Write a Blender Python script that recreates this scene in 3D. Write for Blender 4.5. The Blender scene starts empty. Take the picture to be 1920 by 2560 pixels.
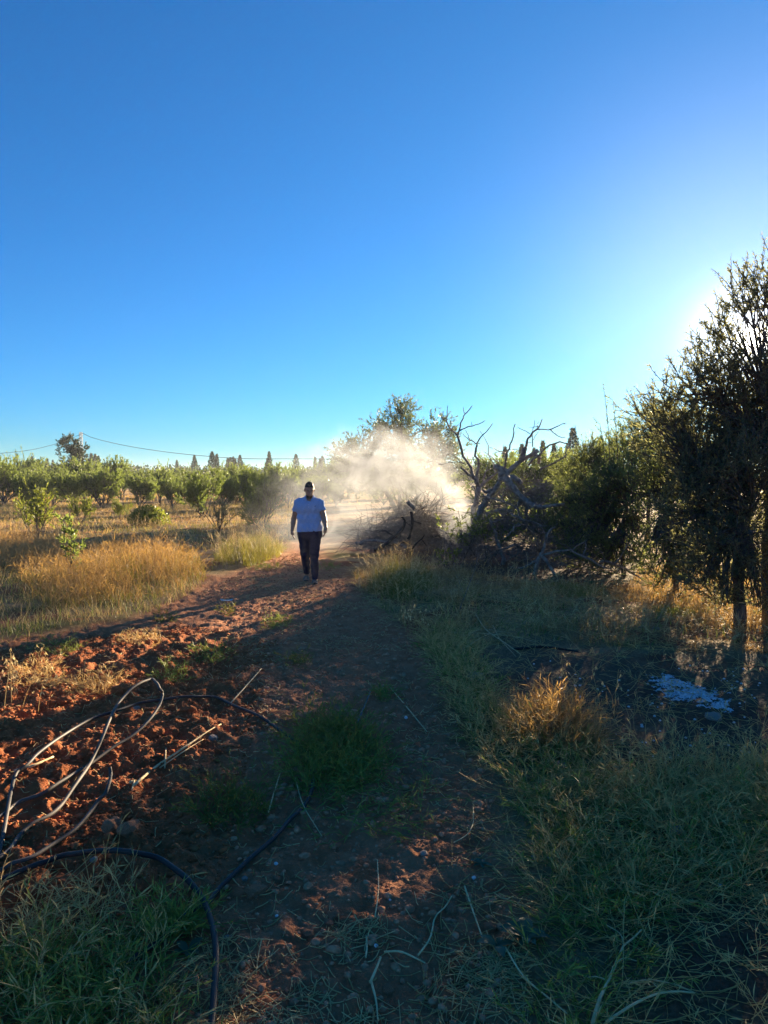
import bpy, math, random
import numpy as np
from mathutils import Vector

# ------------------------------------------------------------------ camera, sky, sun, exposure
S = bpy.context.scene
COL = S.collection
CAM_H, F, PITCH = 1.85, 1775.0, math.radians(2.9)
cam_data = bpy.data.cameras.new("camera")
cam = bpy.data.objects.new("camera", cam_data)
COL.objects.link(cam)
cam.location = (0, 0, CAM_H)
cam.rotation_euler = (math.radians(90) - PITCH, 0, 0)
cam_data.sensor_fit = 'VERTICAL'
cam_data.sensor_height = 36.0
cam_data.lens = F / 2560 * 36.0
cam_data.clip_start = 0.05
cam_data.clip_end = 4000
S.camera = cam

SUN_EL, SUN_AZ = math.radians(9.5), math.radians(27.3)     # azimuth to the right of +Y
SUN_DIR = Vector((math.sin(SUN_AZ) * math.cos(SUN_EL), math.cos(SUN_AZ) * math.cos(SUN_EL), math.sin(SUN_EL)))
world = bpy.data.worlds.new("World")
S.world = world
world.use_nodes = True
nt = world.node_tree
nt.nodes.clear()
def wmath(op, a, b=None, clamp=False):
    n = nt.nodes.new('ShaderNodeMath'); n.operation = op; n.use_clamp = clamp
    for i, v in enumerate((a, b)):
        if v is None: continue
        if isinstance(v, (int, float)): n.inputs[i].default_value = v
        else: nt.links.new(v, n.inputs[i])
    return n.outputs[0]
sky = nt.nodes.new('ShaderNodeTexSky')
sky.sky_type = 'NISHITA'
sky.sun_disc = False
sky.sun_elevation = SUN_EL
sky.sun_rotation = SUN_AZ
sky.altitude = 300
sky.air_density = 1.0
sky.dust_density = 0.1
sky.ozone_density = 4.0
hsv = nt.nodes.new('ShaderNodeHueSaturation')
hsv.inputs['Saturation'].default_value = 1.0
hsv.inputs['Value'].default_value = 1.0
bg = nt.nodes.new('ShaderNodeBackground')
bg.inputs['Strength'].default_value = 0.052
# the sun's own disc and its aureole, part of the sky itself
geo = nt.nodes.new('ShaderNodeNewGeometry')
dot = nt.nodes.new('ShaderNodeVectorMath'); dot.operation = 'DOT_PRODUCT'
dot.inputs[1].default_value = tuple(-SUN_DIR)
nt.links.new(geo.outputs['Incoming'], dot.inputs[0])
dpos = wmath('MAXIMUM', dot.outputs['Value'], 0.0)
def wscale(fac, col):
    n = nt.nodes.new('ShaderNodeVectorMath'); n.operation = 'SCALE'
    n.inputs[0].default_value = col; nt.links.new(fac, n.inputs['Scale']); return n.outputs[0]
def wadd(a, b):
    n = nt.nodes.new('ShaderNodeVectorMath'); n.operation = 'ADD'
    nt.links.new(a, n.inputs[0]); nt.links.new(b, n.inputs[1]); return n.outputs[0]
disc = wscale(wmath('POWER', dpos, 14000.0), (7.0, 6.4, 5.2))
aur = wscale(wmath('POWER', dpos, 700.0), (0.50, 0.46, 0.38))
aur2 = wscale(wmath('POWER', dpos, 40.0), (0.100, 0.070, 0.040))
aur3 = wscale(wmath('POWER', dpos, 6.0), (0.004, 0.014, 0.012))
bg2 = nt.nodes.new('ShaderNodeBackground')
nt.links.new(wadd(wadd(disc, aur), wadd(aur2, aur3)), bg2.inputs['Color'])
add = nt.nodes.new('ShaderNodeAddShader')
wout = nt.nodes.new('ShaderNodeOutputWorld')
nt.links.new(sky.outputs[0], hsv.inputs['Color'])
tint = nt.nodes.new('ShaderNodeMix'); tint.data_type = 'RGBA'; tint.blend_type = 'MULTIPLY'
tint.inputs[0].default_value = 1.0
tint.inputs[7].default_value = (0.355, 0.535, 0.83, 1)
nt.links.new(hsv.outputs[0], tint.inputs[6])
sep = nt.nodes.new('ShaderNodeSeparateColor'); nt.links.new(tint.outputs[2], sep.inputs[0])
com = nt.nodes.new('ShaderNodeCombineColor')
nt.links.new(wmath('MULTIPLY', wmath('POWER', sep.outputs[0], 1.22), 0.46), com.inputs[0])
nt.links.new(sep.outputs[1], com.inputs[1]); nt.links.new(sep.outputs[2], com.inputs[2])
nt.links.new(com.outputs[0], bg.inputs['Color'])
nt.links.new(bg.outputs[0], add.inputs[0])
nt.links.new(bg2.outputs[0], add.inputs[1])
nt.links.new(add.outputs[0], wout.inputs['Surface'])

sun_data = bpy.data.lights.new("sun", 'SUN')
sun_data.energy = 5.0
sun_data.angle = math.radians(0.5)
sun_data.color = (1.0, 0.79, 0.52)
sun = bpy.data.objects.new("sun", sun_data)
COL.objects.link(sun)
sun.rotation_euler = SUN_DIR.to_track_quat('Z', 'Y').to_euler()
sun.location = (20, 40, 30)

S.view_settings.view_transform = 'Standard'
S.view_settings.look = 'None'
S.view_settings.exposure = 2.3
S.view_settings.gamma = 1.0
S.view_settings.use_curve_mapping = False
S.render.engine = 'CYCLES'
c = S.cycles
c.max_bounces = 5
c.diffuse_bounces = 3
c.glossy_bounces = 1
c.transmission_bounces = 3
c.transparent_max_bounces = 6
c.volume_bounces = 0
c.volume_step_rate = 0.35
c.volume_max_steps = 128
c.use_denoising = True
c.denoising_prefilter = 'ACCURATE'
c.sample_clamp_indirect = 4.0

# ------------------------------------------------------------------ pixel <-> place
CP, SP = math.cos(PITCH), math.sin(PITCH)
def ray(px, py):
    cx, cy = (px - 960) / F, (1280 - py) / F
    return np.array([cx, CP + cy * SP, -SP + cy * CP])
def W(px, py, z=0.0):
    d = ray(px, py)
    t = (z - CAM_H) / d[2]
    return np.array([d[0] * t, d[1] * t, z])
def AT(px, py, depth):
    d = ray(px, py)
    t = depth / d[1]
    return np.array([d[0] * t, depth, CAM_H + d[2] * t])
def WP(pts, z=0.0):
    return np.array([W(x, y, z)[:2] for x, y in pts])

# ------------------------------------------------------------------ noise
_tab = np.random.default_rng(11).random((256, 256)).astype(np.float32)
def vnoise(x, y):
    xi, yi = np.floor(x).astype(int), np.floor(y).astype(int)
    fx, fy = x - xi, y - yi
    fx, fy = fx * fx * (3 - 2 * fx), fy * fy * (3 - 2 * fy)
    a, b = _tab[xi & 255, yi & 255], _tab[(xi + 1) & 255, yi & 255]
    d, e = _tab[xi & 255, (yi + 1) & 255], _tab[(xi + 1) & 255, (yi + 1) & 255]
    return (a * (1 - fx) + b * fx) * (1 - fy) + (d * (1 - fx) + e * fx) * fy
def fbm(x, y, s, o=4, gain=0.5):
    x, y = np.asarray(x, float) / s, np.asarray(y, float) / s
    v, a, t = 0.0, 1.0, 0.0
    for i in range(o):
        v = v + a * vnoise(x + 17.3 * i, y + 41.7 * i); t += a
        a *= gain
        x, y = x * 1.93 + 0.31 * y, y * 1.93 - 0.31 * x
    return v / t
def inpoly(x, y, poly):
    ins = np.zeros(np.shape(x), bool)
    n = len(poly)
    for i in range(n):
        (x1, y1), (x2, y2) = poly[i], poly[(i + 1) % n]
        c1 = (y1 > y) != (y2 > y)
        ins ^= c1 & (x < (x2 - x1) * (y - y1) / ((y2 - y1) if y2 != y1 else 1e-9) + x1)
    return ins
def softpoly(x, y, poly, soft):
    d = np.full(np.shape(x), 1e9)
    n = len(poly)
    for i in range(n):
        a, b = poly[i], poly[(i + 1) % n]
        ab = b - a
        t = np.clip(((x - a[0]) * ab[0] + (y - a[1]) * ab[1]) / (ab @ ab + 1e-9), 0, 1)
        d = np.minimum(d, np.hypot(x - a[0] - t * ab[0], y - a[1] - t * ab[1]))
    s = np.where(inpoly(x, y, poly), d, -d)
    return np.clip(0.5 + s / soft, 0, 1)

# ------------------------------------------------------------------ zones of the ground (outlines given where they lie in the view)
BARE = WP([(-900, 2900), (-900, 1640), (0, 1600), (330, 1550), (500, 1465), (640, 1408), (715, 1385), (745, 1350), (800, 1345),
           (800, 1390), (880, 1440), (925, 1500), (1075, 1610), (1130, 1750), (1230, 1950), (1280, 2200), (1330, 2560), (1400, 2900)])
BARE = np.vstack([BARE, [[0.8, 0.2], [0.8, -4], [-6, -4], [-6, 0.5]]])
TILL = WP([(-900, 2900), (-900, 1660), (0, 1620), (400, 1560), (640, 1600), (620, 1800), (560, 2000), (520, 2200), (350, 2300), (0, 2560)])
BURN = WP([(1190, 1640), (1350, 1600), (1600, 1640), (2100, 1660), (2300, 1900), (1900, 1960), (1560, 1930), (1500, 1830), (1330, 1760)])
BURN2 = WP([(1000, 1375), (1100, 1350), (1500, 1360), (1560, 1420), (1480, 1470), (1250, 1470), (1090, 1440)])
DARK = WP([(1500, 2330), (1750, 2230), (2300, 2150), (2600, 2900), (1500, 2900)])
ASH = WP([(1615, 1690), (1680, 1692), (1740, 1712), (1800, 1735), (1850, 1775), (1810, 1785), (1740, 1765), (1690, 1752), (1650, 1730)])

def gz(x, y):
    x, y = np.asarray(x, float), np.asarray(y, float)
    r = np.hypot(x, y)
    near = np.clip(1.6 - r / 14, 0, 1)
    b = softpoly(x, y, BARE, 0.35)
    t = softpoly(x, y, TILL, 0.6)
    z = 0.10 * (fbm(x, y, 7.0, 2) - 0.5)
    lump = fbm(x, y, 0.26, 4, 0.6)
    z = z + near * t * (0.15 * (np.abs(lump - 0.45) * 1.6 - 0.2) + 0.05 * (fbm(x + 4, y, 0.07, 3, 0.6) - 0.5))
    z = z + b * 0.070 * (fbm(x + 9, y, 0.11, 4, 0.65) - 0.5) * np.clip(2 - r / 20, 0.2, 1)
    z = z + (1 - b) * 0.10 * (fbm(x, y + 5, 0.7, 3) - 0.5)
    # low banks beside the track and tilled rows in the field
    z = z + (1 - b) * 0.10 * np.clip(fbm(x, y, 2.2, 2) - 0.45, 0, 1) * np.clip(r / 6, 0, 1)
    return z
def gz1(x, y):
    return float(gz(np.array([x]), np.array([y]))[0])
def G(px, py, lift=0.0):
    p = W(px, py)
    for _ in range(3):
        p = W(px, py, gz1(p[0], p[1]))
    return np.array([p[0], p[1], p[2] + lift])

# ------------------------------------------------------------------ object helpers
def link(o, parent=None):
    COL.objects.link(o)
    if parent is not None: o.parent = parent
    return o
def tag(o, label=None, cat=None, group=None, kind=None):
    if label: o['label'] = label
    if cat: o['category'] = cat
    if group: o['group'] = group
    if kind: o['kind'] = kind
    return o
def thing(name, label, cat, loc, rz=0.0, sc=1.0, group=None):
    o = bpy.data.objects.new(name, None)
    o.empty_display_size = 0.2
    o.location = tuple(loc); o.rotation_euler = (0, 0, rz); o.scale = (sc, sc, sc)
    link(o)
    return tag(o, label, cat, group)
def mesh(name, V, Fc, mat, tint=None, smooth=False, attrs=None):
    V = np.asarray(V, np.float32); Fc = np.asarray(Fc, np.int32)
    me = bpy.data.meshes.new(name)
    n, k = Fc.shape
    me.vertices.add(len(V)); me.vertices.foreach_set('co', V.ravel())
    me.loops.add(n * k); me.loops.foreach_set('vertex_index', Fc.ravel())
    me.polygons.add(n); me.polygons.foreach_set('loop_start', np.arange(0, n * k, k, dtype=np.int32))
    if smooth: me.polygons.foreach_set('use_smooth', np.ones(n, bool))
    me.update(calc_edges=True)
    a = dict(attrs or {})
    if tint is not None: a['tint'] = tint
    for key, val in a.items():
        at = me.attributes.new(key, 'FLOAT', 'POINT')
        at.data.foreach_set('value', np.asarray(val, np.float32))
    me.materials.append(mat)
    return me
def obj(name, me, parent=None, loc=(0, 0, 0), rot=(0, 0, 0), sc=(1, 1, 1)):
    o = bpy.data.objects.new(name, me)
    o.location = tuple(loc); o.rotation_euler = rot; o.scale = sc
    return link(o, parent)
def copy_tree(root, loc, rz, sc, label=None, group=None):
    r = root.copy(); link(r)
    r.location = tuple(loc); r.rotation_euler = (0, 0, rz); r.scale = (sc, sc, sc)
    if label: r['label'] = label
    if group: r['group'] = group
    for ch in list(root.children):
        k = ch.copy(); COL.objects.link(k); k.parent = r
    return r
def nrm(v):
    return v / np.maximum(np.linalg.norm(v, axis=-1, keepdims=True), 1e-9)

class Bag:
    """collects quads (or triangles) and joins them"""
    def __init__(self): self.v, self.f, self.t, self.n = [], [], [], 0
    def add(self, V, Fc, T=None):
        if len(V) == 0: return
        self.v.append(V); self.f.append(Fc + self.n); self.n += len(V)
        self.t.append(np.full(len(V), 0.5) if T is None else T)
    def mesh(self, name, mat, smooth=False):
        return mesh(name, np.vstack(self.v), np.vstack(self.f), mat, np.concatenate(self.t), smooth)

def tubes(P, R, n=5, tint=None, cap=False):
    """P (N,K,3) centre lines, R (N,K) radii -> quads"""
    P, R = np.asarray(P, float), np.asarray(R, float)
    if cap:
        P = np.concatenate([P[:, :1], P, P[:, -1:]], 1)
        R = np.concatenate([R[:, :1] * 0.01, R, R[:, -1:] * 0.01], 1)
    N, K, _ = P.shape
    T = np.gradient(P, axis=1)
    if cap:
        T[:, 0], T[:, 1], T[:, -1], T[:, -2] = T[:, 2], T[:, 2], T[:, -3], T[:, -3]
    T = nrm(T)
    m = np.abs(T.mean(1))
    ax = np.argmin(m, axis=1)
    ref = np.eye(3)[ax][:, None, :]
    A = nrm(np.cross(T, np.broadcast_to(ref, T.shape)))
    B = np.cross(T, A)
    th = np.arange(n) * 2 * math.pi / n
    V = P[:, :, None, :] + R[:, :, None, None] * (np.cos(th)[:, None] * A[:, :, None, :] + np.sin(th)[:, None] * B[:, :, None, :])
    V = V.reshape(-1, 3)
    i = np.arange(N)[:, None, None] * K * n; k = np.arange(K - 1)[None, :, None] * n; j = np.arange(n)[None, None, :]
    j2 = (j + 1) % n
    Fq = np.stack([i + k + j, i + k + j2, i + k + n + j2, i + k + n + j], -1).reshape(-1, 4)
    t = np.repeat(np.full(N, 0.5) if tint is None else tint, K * n)
    return V, Fq, t
def spline(pts, k):
    """smooth curve (Catmull-Rom) through pts, k samples evenly spaced along it"""
    p = np.asarray(pts, float)
    if len(p) == 2: dense = p[0] + (p[1] - p[0]) * np.linspace(0, 1, 20)[:, None]
    else:
        q = np.vstack([2 * p[0] - p[1], p, 2 * p[-1] - p[-2]])
        out = []
        for i in range(1, len(q) - 2):
            t = np.linspace(0, 1, 12, endpoint=False)[:, None]
            a, b, cc, d = q[i - 1], q[i], q[i + 1], q[i + 2]
            out.append(0.5 * (2 * b + (cc - a) * t + (2 * a - 5 * b + 4 * cc - d) * t ** 2 + (3 * b - a - 3 * cc + d) * t ** 3))
        dense = np.vstack(out + [p[-1:]])
    s = np.concatenate([[0], np.cumsum(np.linalg.norm(np.diff(dense, axis=0), axis=1))])
    u = np.linspace(0, s[-1], k)
    return np.stack([np.interp(u, s, dense[:, i]) for i in range(dense.shape[1])], 1)
def leaves(pos, d, nn, L, Wd, fold=0.25, tint=None):
    """diamond leaves with a folded midrib, one quad each"""
    d = nrm(d); s = nrm(np.cross(d, nn)); u = np.cross(s, d)
    L, Wd = np.asarray(L)[:, None], np.asarray(Wd)[:, None]
    b = pos; tip = pos + d * L - u * L * 0.12
    mid = pos + d * L * 0.45 + u * Wd * fold
    V = np.stack([b, mid + s * Wd * 0.5, tip, mid - s * Wd * 0.5], 1).reshape(-1, 3)
    Fq = np.arange(len(pos) * 4).reshape(-1, 4)
    return V, Fq, (np.repeat(tint, 4) if tint is not None else None)
def blades(pos, h, az, lean, w, g, tint):
    """grass blades, 3 segments tapering to a point (quads; the last one closes on the tip)"""
    N = len(pos)
    ts = np.array([0, 0.38, 0.72, 1.0])
    dirv = np.stack([np.cos(az), np.sin(az), np.zeros(N)], 1)
    tw = az + math.pi / 2 + g.normal(0, 0.5, N)
    side = np.stack([np.cos(tw), np.sin(tw), g.normal(0, .2, N)], 1)
    V = np.zeros((N, 8, 3))
    for i, t in enumerate(ts):
        cpt = pos + dirv * (lean * h * t ** 1.7)[:, None]
        cpt[:, 2] += h * t * (1 - 0.45 * np.minimum(lean, 1.3) * t)
        ww = w * (1 - 0.92 * t ** 1.5) * 0.5
        V[:, 2 * i] = cpt - side * ww[:, None]; V[:, 2 * i + 1] = cpt + side * ww[:, None]
    b = np.arange(N)[:, None] * 8
    Fq = np.concatenate([b + np.array([[0, 1, 3, 2]]), b + np.array([[2, 3, 5, 4]]), b + np.array([[4, 5, 7, 6]])], 0)
    return V.reshape(-1, 3), Fq, np.repeat(tint, 8)
def scatter(poly, n, g, dens=None):
    lo, hi = poly.min(0), poly.max(0)
    out = np.zeros((0, 2))
    for _ in range(60):
        p = lo + (hi - lo) * g.random((n * 2, 2))
        p = p[inpoly(p[:, 0], p[:, 1], poly)]
        if dens is not None: p = p[g.random(len(p)) < dens(p[:, 0], p[:, 1])]
        out = np.vstack([out, p])
        if len(out) >= n: break
    return out[:n]
def on_ground(p, lift=0.0):
    return np.column_stack([p, gz(p[:, 0], p[:, 1]) + lift])

# ------------------------------------------------------------------ materials
def nodes(name):
    m = bpy.data.materials.new(name); m.use_nodes = True
    t = m.node_tree; t.nodes.clear()
    out = t.nodes.new('ShaderNodeOutputMaterial')
    return m, t, out
def tn(t, typ, **kw):
    n = t.nodes.new(typ)
    for k, v in kw.items(): setattr(n, k, v)
    return n
def mixc(t, fac, a, b):
    n = t.nodes.new('ShaderNodeMix'); n.data_type = 'RGBA'
    for sock, v in ((n.inputs[0], fac), (n.inputs[6], a), (n.inputs[7], b)):
        if isinstance(v, (int, float)): sock.default_value = v
        elif isinstance(v, tuple): sock.default_value = (*v, 1)
        else: t.links.new(v, sock)
    return n.outputs[2]
def mat_leaf(name, c1, c2, tc, tw=0.45, rough=0.5, spec=0.3):
    m, t, out = nodes(name)
    a = tn(t, 'ShaderNodeAttribute', attribute_name='tint')
    oi = tn(t, 'ShaderNodeObjectInfo')
    mm = tn(t, 'ShaderNodeMath', operation='MULTIPLY_ADD')
    t.links.new(oi.outputs['Random'], mm.inputs[0]); mm.inputs[1].default_value = 0.5
    sub = tn(t, 'ShaderNodeMath', operation='SUBTRACT'); t.links.new(a.outputs['Fac'], sub.inputs[0]); sub.inputs[1].default_value = 0.25
    t.links.new(sub.outputs[0], mm.inputs[2]); mm.use_clamp = True
    col = mixc(t, mm.outputs[0], c1, c2)
    p = tn(t, 'ShaderNodeBsdfPrincipled')
    p.inputs['Roughness'].default_value = rough
    p.inputs['Specular IOR Level'].default_value = spec
    t.links.new(col, p.inputs['Base Color'])
    tr = tn(t, 'ShaderNodeBsdfTranslucent')
    t.links.new(mixc(t, 0.55, col, tc), tr.inputs['Color'])
    mx = tn(t, 'ShaderNodeMixShader'); mx.inputs[0].default_value = tw
    t.links.new(p.outputs[0], mx.inputs[1]); t.links.new(tr.outputs[0], mx.inputs[2])
    t.links.new(mx.outputs[0], out.inputs['Surface'])
    return m
def mat_solid(name, c1, c2, scale=8.0, rough=0.85, bump=0.0, spec=0.3, detail=5, stretch=None, sheen=0.0):
    m, t, out = nodes(name)
    tcn = tn(t, 'ShaderNodeTexCoord')
    src = tcn.outputs['Object']
    if stretch:
        mp = tn(t, 'ShaderNodeMapping'); mp.inputs['Scale'].default_value = stretch
        t.links.new(src, mp.inputs[0]); src = mp.outputs[0]
    nz = tn(t, 'ShaderNodeTexNoise'); nz.inputs['Scale'].default_value = scale; nz.inputs['Detail'].default_value = detail
    t.links.new(src, nz.inputs['Vector'])
    rp = tn(t, 'ShaderNodeValToRGB')
    rp.color_ramp.elements[0].position = 0.35; rp.color_ramp.elements[1].position = 0.68
    rp.color_ramp.elements[0].color = (*c1, 1); rp.color_ramp.elements[1].color = (*c2, 1)
    t.links.new(nz.outputs['Fac'], rp.inputs[0])
    p = tn(t, 'ShaderNodeBsdfPrincipled')
    p.inputs['Roughness'].default_value = rough; p.inputs['Specular IOR Level'].default_value = spec
    if sheen: p.inputs['Sheen Weight'].default_value = sheen
    t.links.new(rp.outputs[0], p.inputs['Base Color'])
    if bump:
        bp = tn(t, 'ShaderNodeBump'); bp.inputs['Strength'].default_value = bump; bp.inputs['Distance'].default_value = 0.02
        t.links.new(nz.outputs['Fac'], bp.inputs['Height']); t.links.new(bp.outputs[0], p.inputs['Normal'])
    t.links.new(p.outputs[0], out.inputs['Surface'])
    return m
def mat_ground():
    m, t, out = nodes('earth')
    tcn = tn(t, 'ShaderNodeTexCoord')
    def noise(scale, detail=6, rough=0.6):
        n = tn(t, 'ShaderNodeTexNoise'); n.inputs['Scale'].default_value = scale
        n.inputs['Detail'].default_value = detail; n.inputs['Roughness'].default_value = rough
        t.links.new(tcn.outputs['Object'], n.inputs['Vector']); return n.outputs['Fac']
    def ramp(src, lo, hi):
        r = tn(t, 'ShaderNodeMapRange'); r.inputs[1].default_value = lo; r.inputs[2].default_value = hi
        t.links.new(src, r.inputs[0]); return r.outputs[0]
    at = {k: tn(t, 'ShaderNodeAttribute', attribute_name=k).outputs['Fac'] for k in ('bare', 'till', 'burnt')}
    n1, n2, n3, n4 = noise(0.9), noise(6.0), noise(42.0, 4), noise(0.28, 4)
    red = mixc(t, ramp(n2, 0.35, 0.7), (0.340, 0.100, 0.034), (0.500, 0.175, 0.068))
    brown = mixc(t, ramp(n2, 0.35, 0.7), (0.40, 0.150, 0.066), (0.58, 0.260, 0.130))
    soil = mixc(t, at['till'], brown, red)
    soil = mixc(t, ramp(n3, 0.62, 0.75), soil, (0.55, 0.36, 0.23))
    straw = mixc(t, ramp(n3, 0.35, 0.65), (0.30, 0.18, 0.085), (0.52, 0.36, 0.18))
    green = mixc(t, ramp(n2, 0.3, 0.7), (0.095, 0.085, 0.025), (0.180, 0.160, 0.050))
    veg = mixc(t, ramp(n4, 0.47, 0.60), straw, green)
    veg = mixc(t, ramp(n1, 0.50, 0.60), veg, (0.28, 0.11, 0.05))
    col = mixc(t, at['bare'], veg, soil)
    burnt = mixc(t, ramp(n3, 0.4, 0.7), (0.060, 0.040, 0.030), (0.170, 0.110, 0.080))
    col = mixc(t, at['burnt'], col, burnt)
    p = tn(t, 'ShaderNodeBsdfPrincipled'); p.inputs['Roughness'].default_value = 0.95
    p.inputs['Specular IOR Level'].default_value = 0.12
    t.links.new(col, p.inputs['Base Color'])
    ad = tn(t, 'ShaderNodeMath', operation='ADD')
    t.links.new(noise(26.0, 8, 0.7), ad.inputs[0]); t.links.new(n3, ad.inputs[1])
    bp = tn(t, 'ShaderNodeBump'); bp.inputs['Strength'].default_value = 1.0; bp.inputs['Distance'].default_value = 0.035
    t.links.new(ad.outputs[0], bp.inputs['Height']); t.links.new(bp.outputs[0], p.inputs['Normal'])
    t.links.new(p.outputs[0], out.inputs['Surface'])
    return m

M = {
    'earth': mat_ground(),
    'clod': mat_solid('clod_earth', (0.330, 0.096, 0.034), (0.510, 0.180, 0.070), 22, 0.95, 0.8, 0.1),
    'clod_dark': mat_solid('path_clod', (0.38, 0.160, 0.080), (0.64, 0.33, 0.18), 22, 0.95, 0.8, 0.1),
    'stone': mat_solid('pale_stone', (0.22, 0.16, 0.12), (0.42, 0.34, 0.27), 18, 0.85, 0.4, 0.2),
    'shell': mat_solid('shell_white', (0.55, 0.53, 0.49), (0.80, 0.79, 0.76), 60, 0.5, 0.0, 0.4),
    'bark': mat_solid('grey_bark', (0.060, 0.048, 0.040), (0.165, 0.140, 0.118), 9, 0.9, 0.7, 0.15, 6, (3, 3, 0.8)),
    'dead': mat_solid('dead_wood', (0.13, 0.108, 0.09), (0.30, 0.26, 0.22), 14, 0.88, 0.6, 0.2, 6),
    'pale_wood': mat_solid('bleached_wood', (0.58, 0.42, 0.20), (0.84, 0.63, 0.33), 25, 0.75, 0.3, 0.25, 5),
    'char': mat_solid('charred_bark', (0.012, 0.011, 0.011), (0.050, 0.046, 0.043), 14, 0.9, 0.7, 0.2, 6),
    'straw': mat_leaf('straw', (0.58, 0.40, 0.15), (0.90, 0.68, 0.31), (0.55, 0.38, 0.16), 0.25, 0.6),
    'dry': mat_leaf('dry_grass', (0.28, 0.175, 0.075), (0.52, 0.38, 0.19), (0.78, 0.44, 0.07), 0.45, 0.6),
    'dull': mat_leaf('dull_grass', (0.52, 0.330, 0.110), (0.90, 0.62, 0.23), (0.50, 0.34, 0.13), 0.30, 0.6),
    'green': mat_leaf('green_grass', (0.180, 0.200, 0.038), (0.470, 0.430, 0.085), (0.18, 0.26, 0.04), 0.38, 0.5),
    'lime': mat_leaf('lime_grass', (0.120, 0.135, 0.024), (0.260, 0.220, 0.050), (0.36, 0.32, 0.04), 0.45, 0.5),
    'orchard': mat_leaf('orchard_leaf', (0.060, 0.105, 0.022), (0.135, 0.175, 0.042), (0.38, 0.47, 0.09), 0.50, 0.45),
    'young': mat_leaf('young_leaf', (0.080, 0.125, 0.020), (0.160, 0.190, 0.034), (0.42, 0.46, 0.05), 0.52, 0.45),
    'olive': mat_leaf('olive_leaf', (0.100, 0.105, 0.055), (0.190, 0.190, 0.105), (0.46, 0.45, 0.16), 0.46, 0.45),
    'feather': mat_leaf('feathery_leaf', (0.070, 0.095, 0.036), (0.130, 0.155, 0.060), (0.42, 0.48, 0.12), 0.50, 0.6),
    'cypress': mat_leaf('cypress_leaf', (0.030, 0.048, 0.024), (0.064, 0.082, 0.040), (0.06, 0.09, 0.03), 0.22, 0.7),
    'poplar': mat_leaf('drooping_leaf', (0.045, 0.070, 0.028), (0.100, 0.125, 0.045), (0.26, 0.32, 0.08), 0.42, 0.4),
    'weed': mat_leaf('weed_leaf', (0.050, 0.100, 0.050), (0.110, 0.170, 0.090), (0.16, 0.26, 0.08), 0.35, 0.5),
    'hose': mat_solid('dusty_black_plastic', (0.016, 0.015, 0.015), (0.060, 0.050, 0.042), 6, 0.6, 0.0, 0.35, 8),
    'hose_grey': mat_solid('grey_plastic', (0.045, 0.038, 0.033), (0.130, 0.108, 0.088), 6, 0.65, 0.0, 0.3, 8),  # lighter grey than the black hoses, same mottling
    'ash': mat_solid('white_ash', (0.34, 0.34, 0.35), (0.80, 0.81, 0.82), 40, 0.95, 0.6, 0.1, 8),
    'metal': mat_solid('galvanised_steel', (0.30, 0.31, 0.32), (0.46, 0.47, 0.48), 5, 0.5, 0.0, 0.5),
    'cable': mat_solid('cable_black', (0.02, 0.02, 0.022), (0.035, 0.035, 0.038), 5, 0.6),
    'skin': mat_solid('tanned_skin', (0.29, 0.155, 0.100), (0.37, 0.205, 0.135), 20, 0.5, 0.05, 0.4),
    'hair': mat_solid('black_hair', (0.008, 0.007, 0.007), (0.022, 0.018, 0.016), 90, 0.6, 0.5, 0.3, 4, (1, 1, 0.3)),
    'shirt': mat_solid('pale_blue_cotton', (0.27, 0.38, 0.60), (0.33, 0.45, 0.67), 60, 0.95, 0.08, 0.05, 5),
    'collar': mat_solid('collar_cotton', (0.30, 0.42, 0.64), (0.36, 0.48, 0.70), 60, 0.85, 0.08, 0.2),
    'pants': mat_solid('navy_cotton', (0.010, 0.013, 0.034), (0.020, 0.022, 0.056), 30, 0.95, 0.1, 0.05, 5),
    'piping': mat_solid('purple_piping', (0.16, 0.03, 0.10), (0.22, 0.05, 0.13), 20, 0.8),
    'white': mat_solid('white_print', (0.66, 0.66, 0.68), (0.78, 0.78, 0.8), 20, 0.7),
    'sole': mat_solid('dark_rubber', (0.018, 0.017, 0.017), (0.045, 0.04, 0.038), 20, 0.7),
    'strap': mat_solid('grey_strap', (0.11, 0.09, 0.08), (0.22, 0.19, 0.17), 30, 0.7),
    'eye': mat_solid('eye_dark', (0.01, 0.008, 0.007), (0.02, 0.016, 0.012), 20, 0.3),
    'paper': mat_solid('dirty_paper', (0.50, 0.47, 0.42), (0.72, 0.70, 0.66), 14, 0.8),
}

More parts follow.
